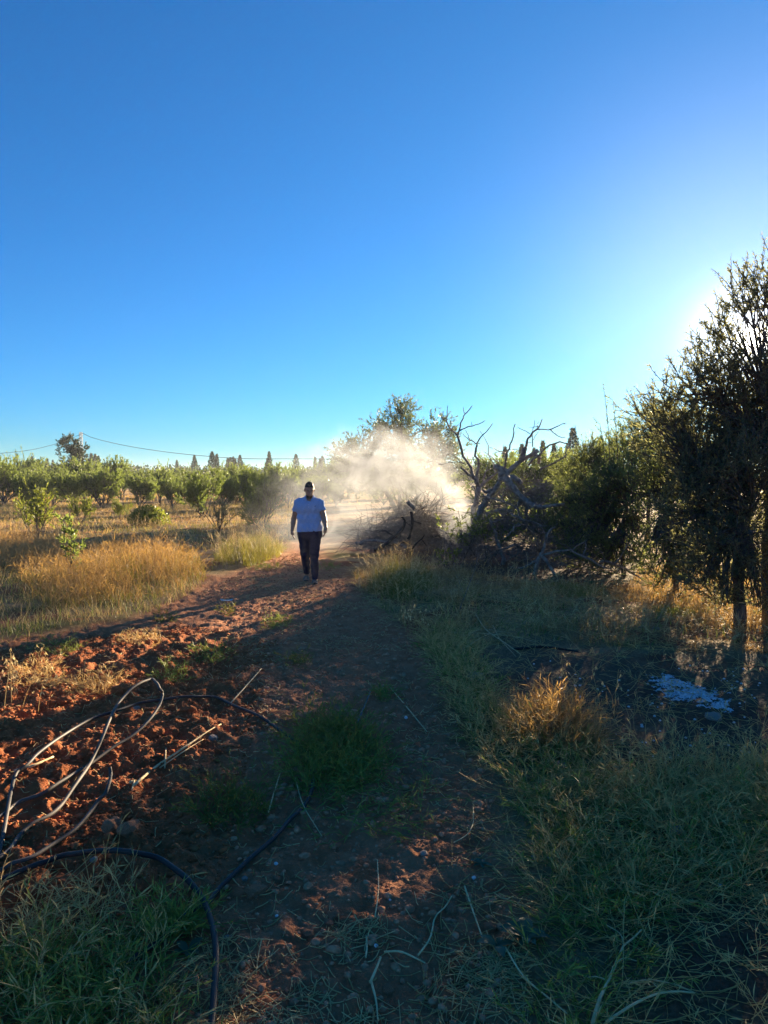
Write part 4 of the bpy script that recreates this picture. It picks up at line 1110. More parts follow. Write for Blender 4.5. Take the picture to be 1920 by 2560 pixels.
grass('orange_blades', 'fine orange dry blades around the saplings', GOLDL, 5200, .32, .008, .7, 'dry', 804, edge(GOLDL, 1.5, .8), tall(GOLDL, 1.6))
grass('bank_grass', 'thin green and straw coloured grass on the shaded bank', NEARL, 5200, .20, .006, .8, 'dull', 805, clumpy(.8))
grass('bank_green_grass', 'green blades on the shaded bank beside the golden oats', NEARL, 4200, .20, .006, .6, 'green', 806, clumpy(.7, .45, .6, 5))
grass('lime_grass', 'bright yellow green grass tufts beside the track ahead of the man', LIMEP, 4000, .38, .008, .6, 'lime', 807, edge(LIMEP, 1.2, .4), tall(LIMEP, 1.2, .5))
with_heads('lime_oats', 'sparse wild oats standing in the yellow green grass', LIMEP, 200, .75, 'straw', 808)
with_heads('field_oats', 'dry wild oats and weeds spread over the field', FIELD, 4200, .42, 'straw', 809, clumpy(2.0, .35, .6), 7, .003, .035)
grass('field_grass', 'short dry grass over the field between the trees', FIELD, 15000, .22, .014, .6, 'dry', 810, clumpy(2.6, .32, .6, 3))
grass('field_green_grass', 'short green grass patches over the field', FIELD, 12000, .19, .015, .6, 'lime', 811, clumpy(3.2, .42, .58, 9))
grass('far_field_grass', 'pale dry grass under the back rows of trees', FIELD2, 9000, .30, .035, .6, 'dry', 812, clumpy(5, .35, .6))
# right verge
VERGE = WP([(930, 1500), (900, 1440), (960, 1410), (1300, 1460), (1560, 1480), (1900, 1500), (2250, 1520), (2250, 1660), (1900, 1650), (1600, 1640), (1350, 1600), (1190, 1640), (1230, 1760), (1330, 1790), (1480, 1900), (1560, 1960),
            (1900, 1980), (2300, 2000), (2400, 2300), (1900, 2240), (1600, 2290), (1330, 2200), (1260, 1960), (1140, 1760), (1060, 1600)])
VERGEF = WP([(900, 1490), (880, 1425), (960, 1400), (1300, 1450), (1560, 1470), (1900, 1490), (2250, 1500), (2250, 1650), (1900, 1640), (1600, 1630), (1350, 1595), (1190, 1630), (1100, 1640), (1000, 1560)])
CLUMP1 = WP([(925, 1490), (920, 1440), (990, 1425), (1090, 1440), (1080, 1490), (1010, 1520)])
grass('verge_grass', 'dull dry grass covering the shaded verge', VERGEF, 4500, .15, .010, 1.3, 'dull', 821, clumpy(.5, .42, .6), lambda x, y: .35 + 1.6 * np.clip(fbm(x, y, .45, 2) - .25, 0, 1))
grass('verge_dry_grass', 'straw coloured tufts on the shaded verge', VERGEF, 6500, .24, .009, 1.0, 'dry', 822, clumpy(.8, .44, .58, 4), lambda x, y: .3 + 1.6 * np.clip(fbm(x + 7, y, .5, 2) - .25, 0, 1))
sprawl('verge_tangle', 'tangled dry stems matted over the shaded verge', VERGEF, 2200, 'dry', 847, .30, .06, .0032, 5, .5, clumpy(.6, .42, .6, 11))
sprawl('verge_pale_tangle', 'pale straw matted over the shaded verge', VERGEF, 1100, 'straw', 848, .34, .06, .0030, 4, .4, clumpy(.5, .45, .62, 15))
grass('verge_green_grass', 'green tufts on the shaded verge', VERGEF, 1500, .13, .010, .8, 'green', 823, clumpy(.9, .48, .6, 8))
with_heads('verge_oats', 'sparse wild oats standing over the shaded verge', VERGEF, 420, .42, 'straw', 824, clumpy(1.2, .4, .6), 8, .0016, .026)
grass('yellow_tuft_grass', 'thick yellow green grass at the corner of the verge beside the track', CLUMP1, 2600, .34, .007, .6, 'lime', 825, edge(CLUMP1, .9, .4), tall(CLUMP1, .9, .5))
with_heads('corner_oats', 'pale wild oats hanging over the corner of the verge', CLUMP1, 170, .50, 'straw', 826, None, 9, .0018, .030)
UNDER = WP([(1560, 1480), (1700, 1530), (1950, 1600), (2250, 1600), (2250, 1480), (1950, 1440), (1600, 1420)])
with_heads('shade_oats', 'dry oats and stalks standing at the foot of the dark shrubs', UNDER, 420, .70, 'straw', 827, None, 8, .002, .03)
grass('shade_grass', 'dry grass at the foot of the dark shrubs', UNDER, 3600, .30, .007, .6, 'dry', 828)

# sprawling bermuda grass: wiry runners with short blades
def disk(px, py, rx, ry, n=18):
    return WP([(px + rx * math.cos(t), py + ry * math.sin(t)) for t in np.linspace(0, 6.283, n, endpoint=False)])
BERM = WP([(1260, 1930), (1340, 1890), (1500, 1920), (1560, 1960), (1700, 1960), (2050, 1950), (2300, 2200), (2100, 2300), (1800, 2250), (1600, 2300), (1560, 2560), (1560, 2760), (1330, 2760), (1340, 2400), (1330, 2150)])
sprawl('bermuda_grass', 'green bermuda grass spreading over the shaded corner', BERM, 1100, 'green', 831, .22, .05, .0038, 10, .55, clumpy(.45, .42, .62, 3))
sprawl('dead_runners', 'pale dead grass runners tangled over the bermuda grass', BERM, 1900, 'dull', 832, .30, .05, .003, 7, .6, clumpy(.5, .36, .6, 6))
DRYR = WP([(1500, 1950), (1700, 1900), (2200, 1900), (2300, 2150), (2000, 2200), (1650, 2150)])
sprawl('dry_runners', 'tangled grey dry grass below the burnt patch', DRYR, 1500, 'dull', 833, .30, .06, .003, 8, .7)
EDGE = WP([(1060, 1600), (1120, 1560), (1200, 1640), (1250, 1760), (1400, 1800), (1480, 1880), (1330, 1900), (1220, 1900), (1130, 1760)])
sprawl('edge_grass', 'grey green grass along the edge of the track', EDGE, 1300, 'dull', 834, .24, .06, .003, 9, .7)
sprawl('edge_green_grass', 'green grass along the edge of the track', EDGE, 600, 'green', 835, .22, .05, .0035, 9, .6)
SUNC = WP([(1310, 1800), (1400, 1790), (1480, 1840), (1500, 1900), (1400, 1900), (1310, 1870)])
sprawl('sunlit_clump', 'golden clump of dry grass catching a patch of sunlight', SUNC, 620, 'dry', 836, .30, .07, .0032, 8, 1.3)
grass('sunlit_clump_blades', 'yellow green blades in the sunlit golden clump', SUNC, 1100, .20, .0045, .8, 'lime', 837)
sprawl('track_tuft_grass', 'green bermuda tuft spreading over the track beside the hose', disk(830, 1905, 120, 105), 560, 'green', 838, .20, .045, .0035, 11, .9)
sprawl('track_tuft_tips', 'yellow green blades in the tuft on the track', disk(820, 1890, 110, 95), 330, 'lime', 849, .22, .05, .0034, 9, 1.1)
sprawl('track_tuft_fringe', 'thin green runners around the tuft on the track', WP([(720, 1900), (900, 1850), (1080, 1960), (1060, 2080), (780, 2090)]), 260, 'green', 839, .22, .045, .0033, 9, .35)
sprawl('lit_tuft_grass', 'small yellow green tuft between the hoses', disk(580, 2020, 105, 50), 210, 'lime', 840, .20, .045, .0033, 10, .9)
sprawl('corner_grass', 'dark green grass filling the near corner below the hoses', WP([(-250, 2440), (60, 2370), (240, 2330), (340, 2340), (400, 2420), (420, 2560), (400, 2800), (-300, 2800)]), 820, 'green', 841, .19, .05, .0035, 10, .7)
sprawl('corner_runners', 'pale dry runners over the near corner of grass', WP([(-250, 2350), (100, 2240), (300, 2250), (420, 2400), (440, 2560), (420, 2800), (-300, 2800)]), 600, 'dull', 842, .26, .055, .003, 7, .8)
sprawl('hose_tuft', 'small green tuft growing around the hose crossing', disk(430, 2310, 60, 32), 170, 'green', 843, .16, .045, .0033, 10, .7)
for i, (px, py, rx, ry, nn, mt_) in enumerate([(530, 1640, 50, 22, 130, 'green'), (690, 1562, 36, 14, 90, 'green'), (740, 1655, 26, 20, 60, 'lime'), (430, 1690, 40, 22, 90, 'green'), (240, 1712, 60, 30, 170, 'dull'), (570, 1530, 20, 10, 50, 'lime'),
                                               (410, 1545, 22, 10, 60, 'lime'), (140, 1620, 60, 16, 120, 'green'), (660, 1420, 40, 10, 120, 'green'), (820, 1420, 30, 10, 70, 'green'), (960, 1740, 30, 14, 60, 'green'), (1450, 1480, 60, 16, 260, 'green'),
                                               (1700, 1535, 60, 16, 240, 'green'), (350, 1600, 60, 14, 110, 'dull'), (90, 1690, 70, 30, 200, 'dull')]):
    sprawl('grass_tuft', 'small low grass tuft on the tilled earth and track', disk(px, py, rx, ry), nn, mt_, 860 + i, .13, .045, .0035, 8, .8)['group'] = 'small grass tufts'
sprawl('burnt_stubble', 'thin dry stalks left on the burnt ground', BURN, 700, 'dull', 845, .26, .05, .003, 4, .5)
sprawl('burnt_stubble_dark', 'dark dry stalks at the dark bare corner', DARK, 420, 'dull', 846, .28, .05, .003, 4, .5)

# loose straw lying on the bare soil
def litter(name, label, poly, n, seed, L, r, mat='straw', dens=None):
    g = np.random.default_rng(seed)
    p = scatter(poly, n, g, dens); k = len(p)
    a = g.random(k) * 6.283; ll = L * g.lognormal(0, .5, k); bend = g.normal(0, .28, k)
    t = np.linspace(-.5, .5, 4)
    ang = a[:, None] + bend[:, None] * t[None]
    x = p[:, :1] + ll[:, None] * t * np.cos(ang); y = p[:, 1:] + ll[:, None] * t * np.sin(ang)
    z = gz(x.ravel(), y.ravel()).reshape(x.shape) + r * 1.2 + np.abs(g.normal(0, .012, x.shape)) * (np.abs(t) > .3)
    V, Fq, tt = tubes(np.stack([x, y, z], -1), np.full(x.shape, r) * g.uniform(.5, 1.4, (k, 1)), 3, np.clip(g.normal(.5, .25, k), 0, 1))
    tag(obj(name, mesh(name, V, Fq, M[mat], tt)), label, None, None, 'stuff')
litter('straw', 'loose bits of straw on the dirt track', pathv, 2400, 871, .065, .0022, 'straw', clumpy(.5, .4, .65))
litter('tilled_straw', 'bits of straw mixed into the tilled earth', tillv, 1000, 872, .065, .0021, 'straw')
litter('verge_litter', 'broken dry stems littering the verge', VERGEF, 3400, 873, .14, .0024, 'dull')
litter('corner_straw', 'long dry stems lying over the near grass', WP([(1150, 2000), (1900, 1950), (2300, 2300), (2100, 2760), (1000, 2760)]), 900, 874, .16, .0019, 'dull')
litter('near_straw', 'pale straw lying at the foot of the track', WP([(480, 2300), (1300, 2200), (1340, 2760), (480, 2760)]), 760, 875, .09, .0017, 'straw', clumpy(.3, .45, .65, 2))

# ------------------------------------------------------------------ single sticks, stalks and twigs
def stick(name, label, cat, pts, r0, r1, mat, lift=.012, sides=6, branches=(), raise_=None, group=None):
    r0, r1 = r0 * .7, r1 * .7
    b = Bag()
    o = G(*pts[0])
    def cv(pp, lf):
        return np.array([G(x, y, lf + (0 if raise_ is None else raise_ * math.sin(math.pi * i / max(len(pp) - 1, 1)))) for i, (x, y) in enumerate(pp)]) - o
    P = spline(cv(pts, lift), 10)
    b.add(*tubes(P[None], np.linspace(r0, r1, 10)[None], sides, cap=True))
    for bp, rb in branches:
        Q = spline(cv(bp, lift), 8)
        b.add(*tubes(Q[None], np.linspace(rb * .7, rb * .35, 8)[None], 5, cap=True))
    q = obj(name, b.mesh(name, M[mat], True), None, o)
    return tag(q, label, cat, group)
def c3(*pp): return [(x / 1.728, 1500 + y / 1.728) for x, y in pp]
def c4(*pp): return [(960 + x / 1.728, 1500 + y / 1.728) for x, y in pp]
def c5(*pp): return [(x / 1.728, 1960 + y / 1.728) for x, y in pp]
def c6(*pp): return [(960 + x / 1.728, 1960 + y / 1.728) for x, y in pp]
stick('reed_stalk', 'long split reed stalk lying across the tilled earth', 'stalk', c3((578, 812), (680, 725), (800, 645), (900, 575), (955, 545)), .013, .006, 'pale_wood', .015, 6,
      [(c3((690, 735), (800, 660), (880, 610)), .006), (c3((900, 575), (960, 545), (1005, 530)), .004), (c3((560, 800), (580, 790), (570, 830)), .012)])
stick('reed_stalk', 'straight thin reed stalk lying between the hose and the track', 'stalk', c3((988, 465), (1060, 385), (1130, 305)), .009, .006, 'pale_wood', .02)
stick('straw_stalk', 'short straight straw beside the split reed stalk', 'stalk', c3((712, 740), (715, 690), (717, 648)), .006, .005, 'pale_wood', .02)
stick('straw_stalk', 'short pale straw standing in the sunlit strip of tilled earth', 'stalk', c3((632, 165), (645, 148), (658, 132)), .008, .007, 'pale_wood', .02)
stick('straw_stalk', 'pale flat straw lying inside the wide hose curve', 'stalk', c3((60, 752), (140, 730), (230, 690)), .014, .010, 'pale_wood', .02)
stick('dark_stick', 'straight dark stick lying on the track above the green tuft', 'stick', c3((1530, 572), (1570, 480), (1602, 402)), .011, .009, 'dead', .02)
stick('straw_stalk', 'straight pale straw lying on the middle of the track', 'stalk', c4((25, 385), (100, 475), (185, 580)), .007, .005, 'pale_wood', .02)
stick('straw_stalk', 'straw leaning beside the small yellow green tuft', 'stalk', c3((1160, 940), (1185, 850), (1215, 755)), .006, .004, 'pale_wood', .03)
stick('straw_stalk', 'thin straw running from the green tuft down the track', 'stalk', c3((1275, 780), (1310, 900), (1390, 1035)), .005, .003, 'pale_wood', .02)
stick('bent_stem', 'thin bent stem curving over the track', 'stalk', c6((300, 265), (355, 235), (385, 180), (385, 105)), .004, .003, 'pale_wood', .015)
stick('bent_stem', 'pale crooked stem beside the patch of sun on the track', 'stalk', c6((148, 755), (200, 680), (220, 590), (260, 550), (292, 500)), .006, .004, 'pale_wood', .015)
stick('straw_stalk', 'pale straight straw pointing down towards the leafy weeds', 'stalk', c6((348, 455), (380, 550), (425, 680)), .006, .004, 'pale_wood', .015)
stick('straw_stalk', 'long grey straw running out of the near edge of the grass', 'stalk', c6((520, 720), (600, 850), (690, 930), (790, 1015)), .006, .004, 'pale_wood', .02)
stick('forked_twig', 'large bleached forked twig lying over the near grass', 'twig', c6((900, 1100), (930, 990), (985, 870), (1035, 750), (1075, 720), (1110, 682)), .010, .005, 'pale_wood', .05, 6,
      [(c6((1035, 755), (1020, 700), (960, 660)), .004), (c6((985, 850), (1030, 808), (1090, 820)), .004), (c6((960, 905), (920, 890), (880, 892)), .004)])
stick('forked_twig', 'curved bleached twig in the very near grass', 'twig', c6((960, 1090), (1080, 1010), (1180, 965), (1270, 955), (1340, 962)), .008, .004, 'pale_wood', .05, 6,
      [(c6((1140, 900), (1240, 920), (1340, 960)), .004), (c6((1060, 920), (1140, 905), (1200, 960)), .004)])
stick('bent_stem', 'pale straw bent over the near edge of the track', 'stalk', c5((1600, 880), (1625, 820), (1645, 770)), .008, .006, 'pale_wood', .02, 6, [(c5((1605, 880), (1625, 960), (1632, 1040)), .007)])
stick('straw_stalk', 'short pale straw lying among crumbs low on the track', 'stalk', c5((1580, 765), (1585, 720), (1583, 672)), .006, .006, 'pale_wood', .015)
stick('straw_stalk', 'curved pale straw lying near the stones of the track', 'stalk', c5((1620, 590), (1635, 470), (1630, 340)), .004, .003, 'pale_wood', .015)
stick('bent_stem', 'yellow crooked stem at the near end of the track', 'stalk', c6((0, 742), (70, 740), (150, 775), (178, 790)), .006, .004, 'pale_wood', .015)
stick('stem_bunch', 'bunch of pale dry stems lying on the verge', 'stalk', c4((395, 80), (440, 150), (510, 200), (590, 260)), .009, .005, 'pale_wood', .06, 6,
      [(c4((260, 160), (400, 165), (560, 180), (655, 205)), .006), (c4((470, 130), (500, 190), (570, 270)), .006), (c4((300, 200), (420, 150), (540, 165)), .005), (c4((350, 230), (430, 180), (480, 160)), .005)])
stick('burnt_stick', 'charred stick lying across the burnt ground', 'stick', c4((560, 225), (680, 215), (840, 235)), .022, .014, 'char', .03)
stick('thin_branch', 'thin bleached branch standing in the verge before the yellow seedling', 'branch', [(1150, 1530), (1190, 1450), (1195, 1400), (1182, 1370)], .008, .004, 'dead', .05, 5, [([(1192, 1430), (1208, 1400), (1202, 1365)], .004), ([(1160, 1500), (1135, 1470), (1110, 1430)], .004)], .25)

# leafy rosettes on the shaded track
def rosette(label, px, py, n, L, seed):
    g = np.random.default_rng(seed)
    o = G(px, py)
    root = thing('leafy_weed', label, 'plant', o)
    a = np.arange(n) * 2.4 + g.normal(0, .2, n)
    d = nrm(np.column_stack([np.cos(a), np.sin(a), g.uniform(.25, .9, n)]))
    for i in range(n):
        ll = L * g.uniform(.6, 1.2); wd = ll * .42
        t = np.array([0, .25, .55, .8, 1.0]); wv = np.array([.12, .7, 1., .65, .05]) * wd * .5
        cl = d[i] * ll * t[:, None] + np.array([0, 0, -1]) * (ll * .35 * t ** 2)[:, None] + [0, 0, .01]
        s = nrm(np.cross(d[i], [0, 0, 1.])); up = np.cross(s, d[i])
        V = np.vstack([cl, cl + s * wv[:, None] + up * wv[:, None] * .35, cl - s * wv[:, None] + up * wv[:, None] * .35])
        Fq = []
        for k in range(4): Fq += [[k, k + 1, k + 6, k + 5], [k + 1, k, k + 10, k + 11]]
        obj('leaf', mesh('leaf', V, np.array(Fq), M['weed'], np.full(15, g.random()), True), root)
rosette('leafy weed with scalloped leaves at the near edge of the track', 1312, 2352, 14, .11, 881)
rosette('two leaved weed with tall folded leaves beside the long grey straw', 1240, 2372, 5, .09, 882)
rosette('small leafy weed alone on the dark track', 1202, 2165, 7, .065, 883)
rosette('pale leafy weed beside the lowest hose', 470, 2390, 5, .08, 884)
rosette('pale green leafy weed at the edge of the charred ground', 1478, 1462, 12, .17, 885)
rosette('silvery leafy weed next to the pale green one', 1545, 1462, 10, .17, 886)

# tall wild oats that can be picked out singly
def oat(label, px, py, H, lean, seed, heads=9, group=None):
    g = np.random.default_rng(seed)
    o = G(px, py, -.01)
    root = thing('wild_oat', label, 'plant', o, 0, 1, group)
    P, R, D = grow(seed, [[0, 0, 0]], [[lean, -.05, 1]], [H], [.0028], [dict(wob=.05, up=-.03, taper=.4)], 9)[0]
    obj('stem', mesh('stem', *tubes(P, R, 5)[:2], M['straw'], None, True), root)
    b = Bag()
    k = heads
    i0 = np.minimum((np.linspace(.55, 1, k) * 8).astype(int), 8)
    at = P[0, i0]
    end = at + np.column_stack([g.normal(0, .035, k), g.normal(0, .035, k), g.uniform(-.01, .03, k)])
    b.add(*tubes(np.stack([at, (at + end) / 2 + [0, 0, .012], end], 1), np.full((k, 3), .0008), 3))
    for s in (-1, 1):
        b.add(*leaves(end, nrm(np.column_stack([g.normal(0, .25, (k, 2)) + s * .14, -np.ones(k)])), nrm(g.normal(0, 1, (k, 3))), np.full(k, .038), np.full(k, .011), .5, np.full(k, .8)))
    tag(obj('spikelets', b.mesh('spikelets', M['straw']), root), kind='stuff')
    return root
for i, (px, py, H, ln) in enumerate([(28, 1760, .46, .05), (55, 1770, .58, .25), (10, 1790, .50, .0), (95, 1780, .42, .10), (40, 1745, .40, -.15)]):
    oat('pale wild oat stalk with open spikelets at the edge of the tilled earth', px, py, H, ln, 890 + i, 10, 'wild oats at the edge of the tilled earth')
for i, (px, py, H, ln) in enumerate([(1660, 1490, .95, -.1), (1650, 1495, .80, .0), (1672, 1500, .85, .05), (1640, 1500, .6, -.2)]):
    oat('tall hanging oat catching the light before the dark shrub', px, py, H, ln, 900 + i, 14, 'tall oats before the dark shrub')
for i, (px, py, H, ln) in enumerate([(1025, 1590, .42, .0), (1015, 1580, .34, -.2), (1040, 1595, .36, .2)]):
    oat('wild oat with pale hanging spikelets at the edge of the track', px, py, H, ln, 910 + i, 9, 'wild oats at the track edge')
for i, (px, py, H, ln) in enumerate([(1500, 1770, .34, -.1), (1535, 1790, .38, .05), (1420, 1740, .40, -.15)]):
    oat('single oat stalk on the burnt ground above the sunlit clump', px, py, H, ln, 920 + i, 6, 'oat stalks on the burnt ground')
for i, (px, py, H, ln) in enumerate([(440, 1450, 1.0, .05), (448, 1452, .9, .0), (592, 1400, 1.15, -.05), (598, 1402, 1.0, .02)]):
    oat('tall dry stalk standing above the golden grass', px, py, H, ln, 930 + i, 12, 'tall stalks above the golden grass')

# scrap of paper
o = G(567, 1505, .012)
X, Y = np.meshgrid(np.linspace(-.09, .09, 7), np.linspace(-.04, .04, 4), indexing='ij')
Z = .035 * (fbm(X + 3, Y + 2, .06, 2)) + .25 * np.abs(X) * .3
i, j = np.meshgrid(np.arange(6), np.arange(3), indexing='ij')
tag(obj('paper_scrap', mesh('paper_scrap', np.column_stack([X.ravel(), Y.ravel(), Z.ravel()]), np.stack([i * 4 + j, (i + 1) * 4 + j, (i + 1) * 4 + j + 1, i * 4 + j + 1], -1).reshape(-1, 4), M['paper']), None, o, (0, 0, .5)),
    'crumpled pale scrap of paper on the shaded edge of the track', 'litter')

# ------------------------------------------------------------------ irrigation hoses
def hose(label, pts, mat, r=.0112, lifts=None, K=120):
    P = np.array([G(x, y, 0) for x, y in pts])
    lf = np.zeros(len(pts)) if lifts is None else np.array(lifts, float)
    # keep the pictured course when the pipe arches off the ground
    for q in range(len(pts)):
        z = P[q, 2] + lf[q] + r
        P[q] = W(pts[q][0], pts[q][1], z)
    C = spline(P, K)
    low = gz(C[:, 0], C[:, 1]) + r * .9
    low = np.max([np.roll(low, q) for q in range(-2, 3)], axis=0)
    C[:, 2] = np.maximum(C[:, 2], low)
    ker = np.ones(9) / 9
    C[4:-4, 2] = np.convolve(C[:, 2], ker, 'valid')
    b = Bag(); b.add(*tubes(C[None], np.full((1, K), r), 10, cap=True))
    o = obj('hose', b.mesh('hose', M[mat], True))
    return tag(o, label, 'hose', 'irrigation hoses on the tilled earth')
hose('wide arching black irrigation hose running under the green tuft',
     [(-60, 2230), (-20, 2180)] + c3((0, 1090), (28, 930), (48, 825), (72, 760), (130, 690), (250, 600), (380, 522), (500, 478), (610, 448), (720, 425), (830, 414), (930, 428), (1020, 460), (1120, 502), (1200, 557), (1300, 640), (1350, 760), (1330, 880), (1250, 970))
     + c5((1180, 240), (1060, 350), (950, 450), (890, 525), (820, 575), (700, 675), (610, 740), (480, 850)), 'hose',
     lifts=[0, 0, 0, 0, .02, .04, .05, .06, .06, .05, .05, .05, .04, .03, .02, .02, .01, 0, 0, 0, 0, 0, 0, 0, 0, 0, 0, 0, 0, 0], K=220)
hose('grey hose bent into a narrow loop with a kinked top',
     [(-60, 2190)] + c3((20, 1105), (100, 1040), (230, 930), (330, 790), (400, 690), (450, 570), (500, 465), (555, 395), (605, 357), (648, 343), (662, 348), (690, 372), (702, 410), (690, 452), (650, 510), (580, 580), (480, 645), (390, 710), (330, 745), (200, 820), (80, 890), (0, 935)) + [(-80, 2090)],
     'hose_grey', .0105, [0, 0, 0, .02, .05, .10, .16, .22, .26, .28, .28, .28, .26, .22, .18, .14, .10, .06, .04, .03, 0, 0, 0, 0], 180)
hose('short grey hose end standing out of the tilled earth', [(-80, 2230)] + c5((0, 395), (130, 322), (230, 260), (330, 190)) + c3((420, 878), (458, 825), (478, 765), (474, 722)), 'hose_grey', .0105, [0, 0, 0, 0, .02, .05, .09, .12, .13], 80)
hose('lowest black hose arching over the clods and running off at the near edge', [(-120, 2240)] + c5((0, 415), (100, 372), (200, 332), (300, 306), (450, 286), (560, 291), (680, 322), (760, 370), (830, 432), (882, 512), (912, 592), (930, 680), (933, 780), (925, 900), (914, 1037)) + [(520, 2640)],
     'hose', .0125, [.02, .02, .02, .03, .05, .08, .10, .09, .08, .07, .06, .05, .05, .05, .05, .04, .03], 150)

# ------------------------------------------------------------------ the walking man
def surface_nets(Fv, org, h):
    s = Fv < 0
    nx, ny, nz = Fv.shape
    cnt = np.zeros((nx - 1, ny - 1, nz - 1), np.float32); acc = np.zeros((nx - 1, ny - 1, nz - 1, 3), np.float32)
    offs = [(i, j, k) for i in (0, 1) for j in (0, 1) for k in (0, 1)]
    sl = lambda o: (slice(o[0], nx - 1 + o[0]), slice(o[1], ny - 1 + o[1]), slice(o[2], nz - 1 + o[2]))
    for a in offs:
        for ax in range(3):
            if a[ax]: continue
            b = list(a); b[ax] = 1; b = tuple(b)
            fa, fb = Fv[sl(a)], Fv[sl(b)]
            cr = (fa < 0) != (fb < 0)
            t = np.where(cr, fa / np.where(fa - fb == 0, 1, fa - fb), 0)
            for q in range(3):
                acc[..., q] += np.where(cr, a[q] + (t if q == ax else 0), 0)
            cnt += cr
    act = cnt > 0
    idx = -np.ones(act.shape, np.int64); idx[act] = np.arange(act.sum())
    cells = np.argwhere(act)
    V = (cells + acc[act] / cnt[act][:, None]) * h + org
    Fs = []
    for ax in range(3):
        o1, o2 = [(1, 2), (2, 0), (0, 1)][ax]
        sh = [slice(None)] * 3
        A = s[tuple(slice(0, -1) if q == ax else slice(None) for q in range(3))]
        B = s[tuple(slice(1, None) if q == ax else slice(None) for q in range(3))]
        e = np.argwhere(A != B)
        ok = (e[:, o1] > 0) & (e[:, o2] > 0) & (e[:, o1] < Fv.shape[o1] - 1) & (e[:, o2] < Fv.shape[o2] - 1)
        e = e[ok]
        flip = A[tuple(e.T)]
        def at(d1, d2):
            q = e.copy(); q[:, o1] -= d1; q[:, o2] -= d2
            return idx[tuple(q.T)]
        f = np.stack([at(1, 1), at(0, 1), at(0, 0), at(1, 0)], 1)
        f[~flip] = f[~flip][:, ::-1]
        Fs.append(f)
    return V, np.vstack(Fs)
class SDF:
    def __init__(self, lo, hi, h):
        self.lo, self.h = np.array(lo, np.float32), h
        n = np.ceil((np.array(hi) - lo) / h).astype(int) + 1
        ax = [self.lo[i] + h * np.arange(n[i], dtype=np.float32) for i in range(3)]
        self.X, self.Y, self.Z = np.meshgrid(*ax, indexing='ij')
        self.f = np.full(self.X.shape, 9.0, np.float32)
    def smin(self, d, k):
        if k <= 0: self.f = np.minimum(self.f, d); return
        hh = np.clip(.5 + .5 * (d - self.f) / k, 0, 1)
        self.f = d * (1 - hh) + self.f * hh - k * hh * (1 - hh)
    def cap(self, a, b, ra, rb, k=.02, only=False):
        a, b = np.array(a, np.float32), np.array(b, np.float32); ab = b - a
        t = np.clip(((self.X - a[0]) * ab[0] + (self.Y - a[1]) * ab[1] + (self.Z - a[2]) * ab[2]) / (ab @ ab + 1e-9), 0, 1)
        d = np.sqrt((self.X - a[0] - t * ab[0]) ** 2 + (self.Y - a[1] - t * ab[1]) ** 2 + (self.Z - a[2] - t * ab[2]) ** 2) - (ra + t * (rb - ra))
        if only: return d
        self.smin(d, k)
    def ell(self, cc, r, k=.02, rot=None, only=False):
        P = np.stack([self.X - cc[0], self.Y - cc[1], self.Z - cc[2]], -1)
        if rot is not None: P = P @ rot.astype(np.float32)
        q = np.sqrt(((P / np.array(r, np.float32)) ** 2).sum(-1))
        d = (q - 1) * min(r)
        if only: return d
        self.smin(d, k)
    def cut(self, n, p):      # keep the side where (x-p).n < 0
        n = np.array(n, np.float32); n = n / np.linalg.norm(n)
        self.f = np.maximum(self.f, (self.X - p[0]) * n[0] + (self.Y - p[1]) * n[1] + (self.Z - p[2]) * n[2])
    def mesh(self, name, mat):
        V, Fq = surface_nets(self.f, self.lo, self.h)
        return mesh(name, V, Fq, mat, smooth=True)

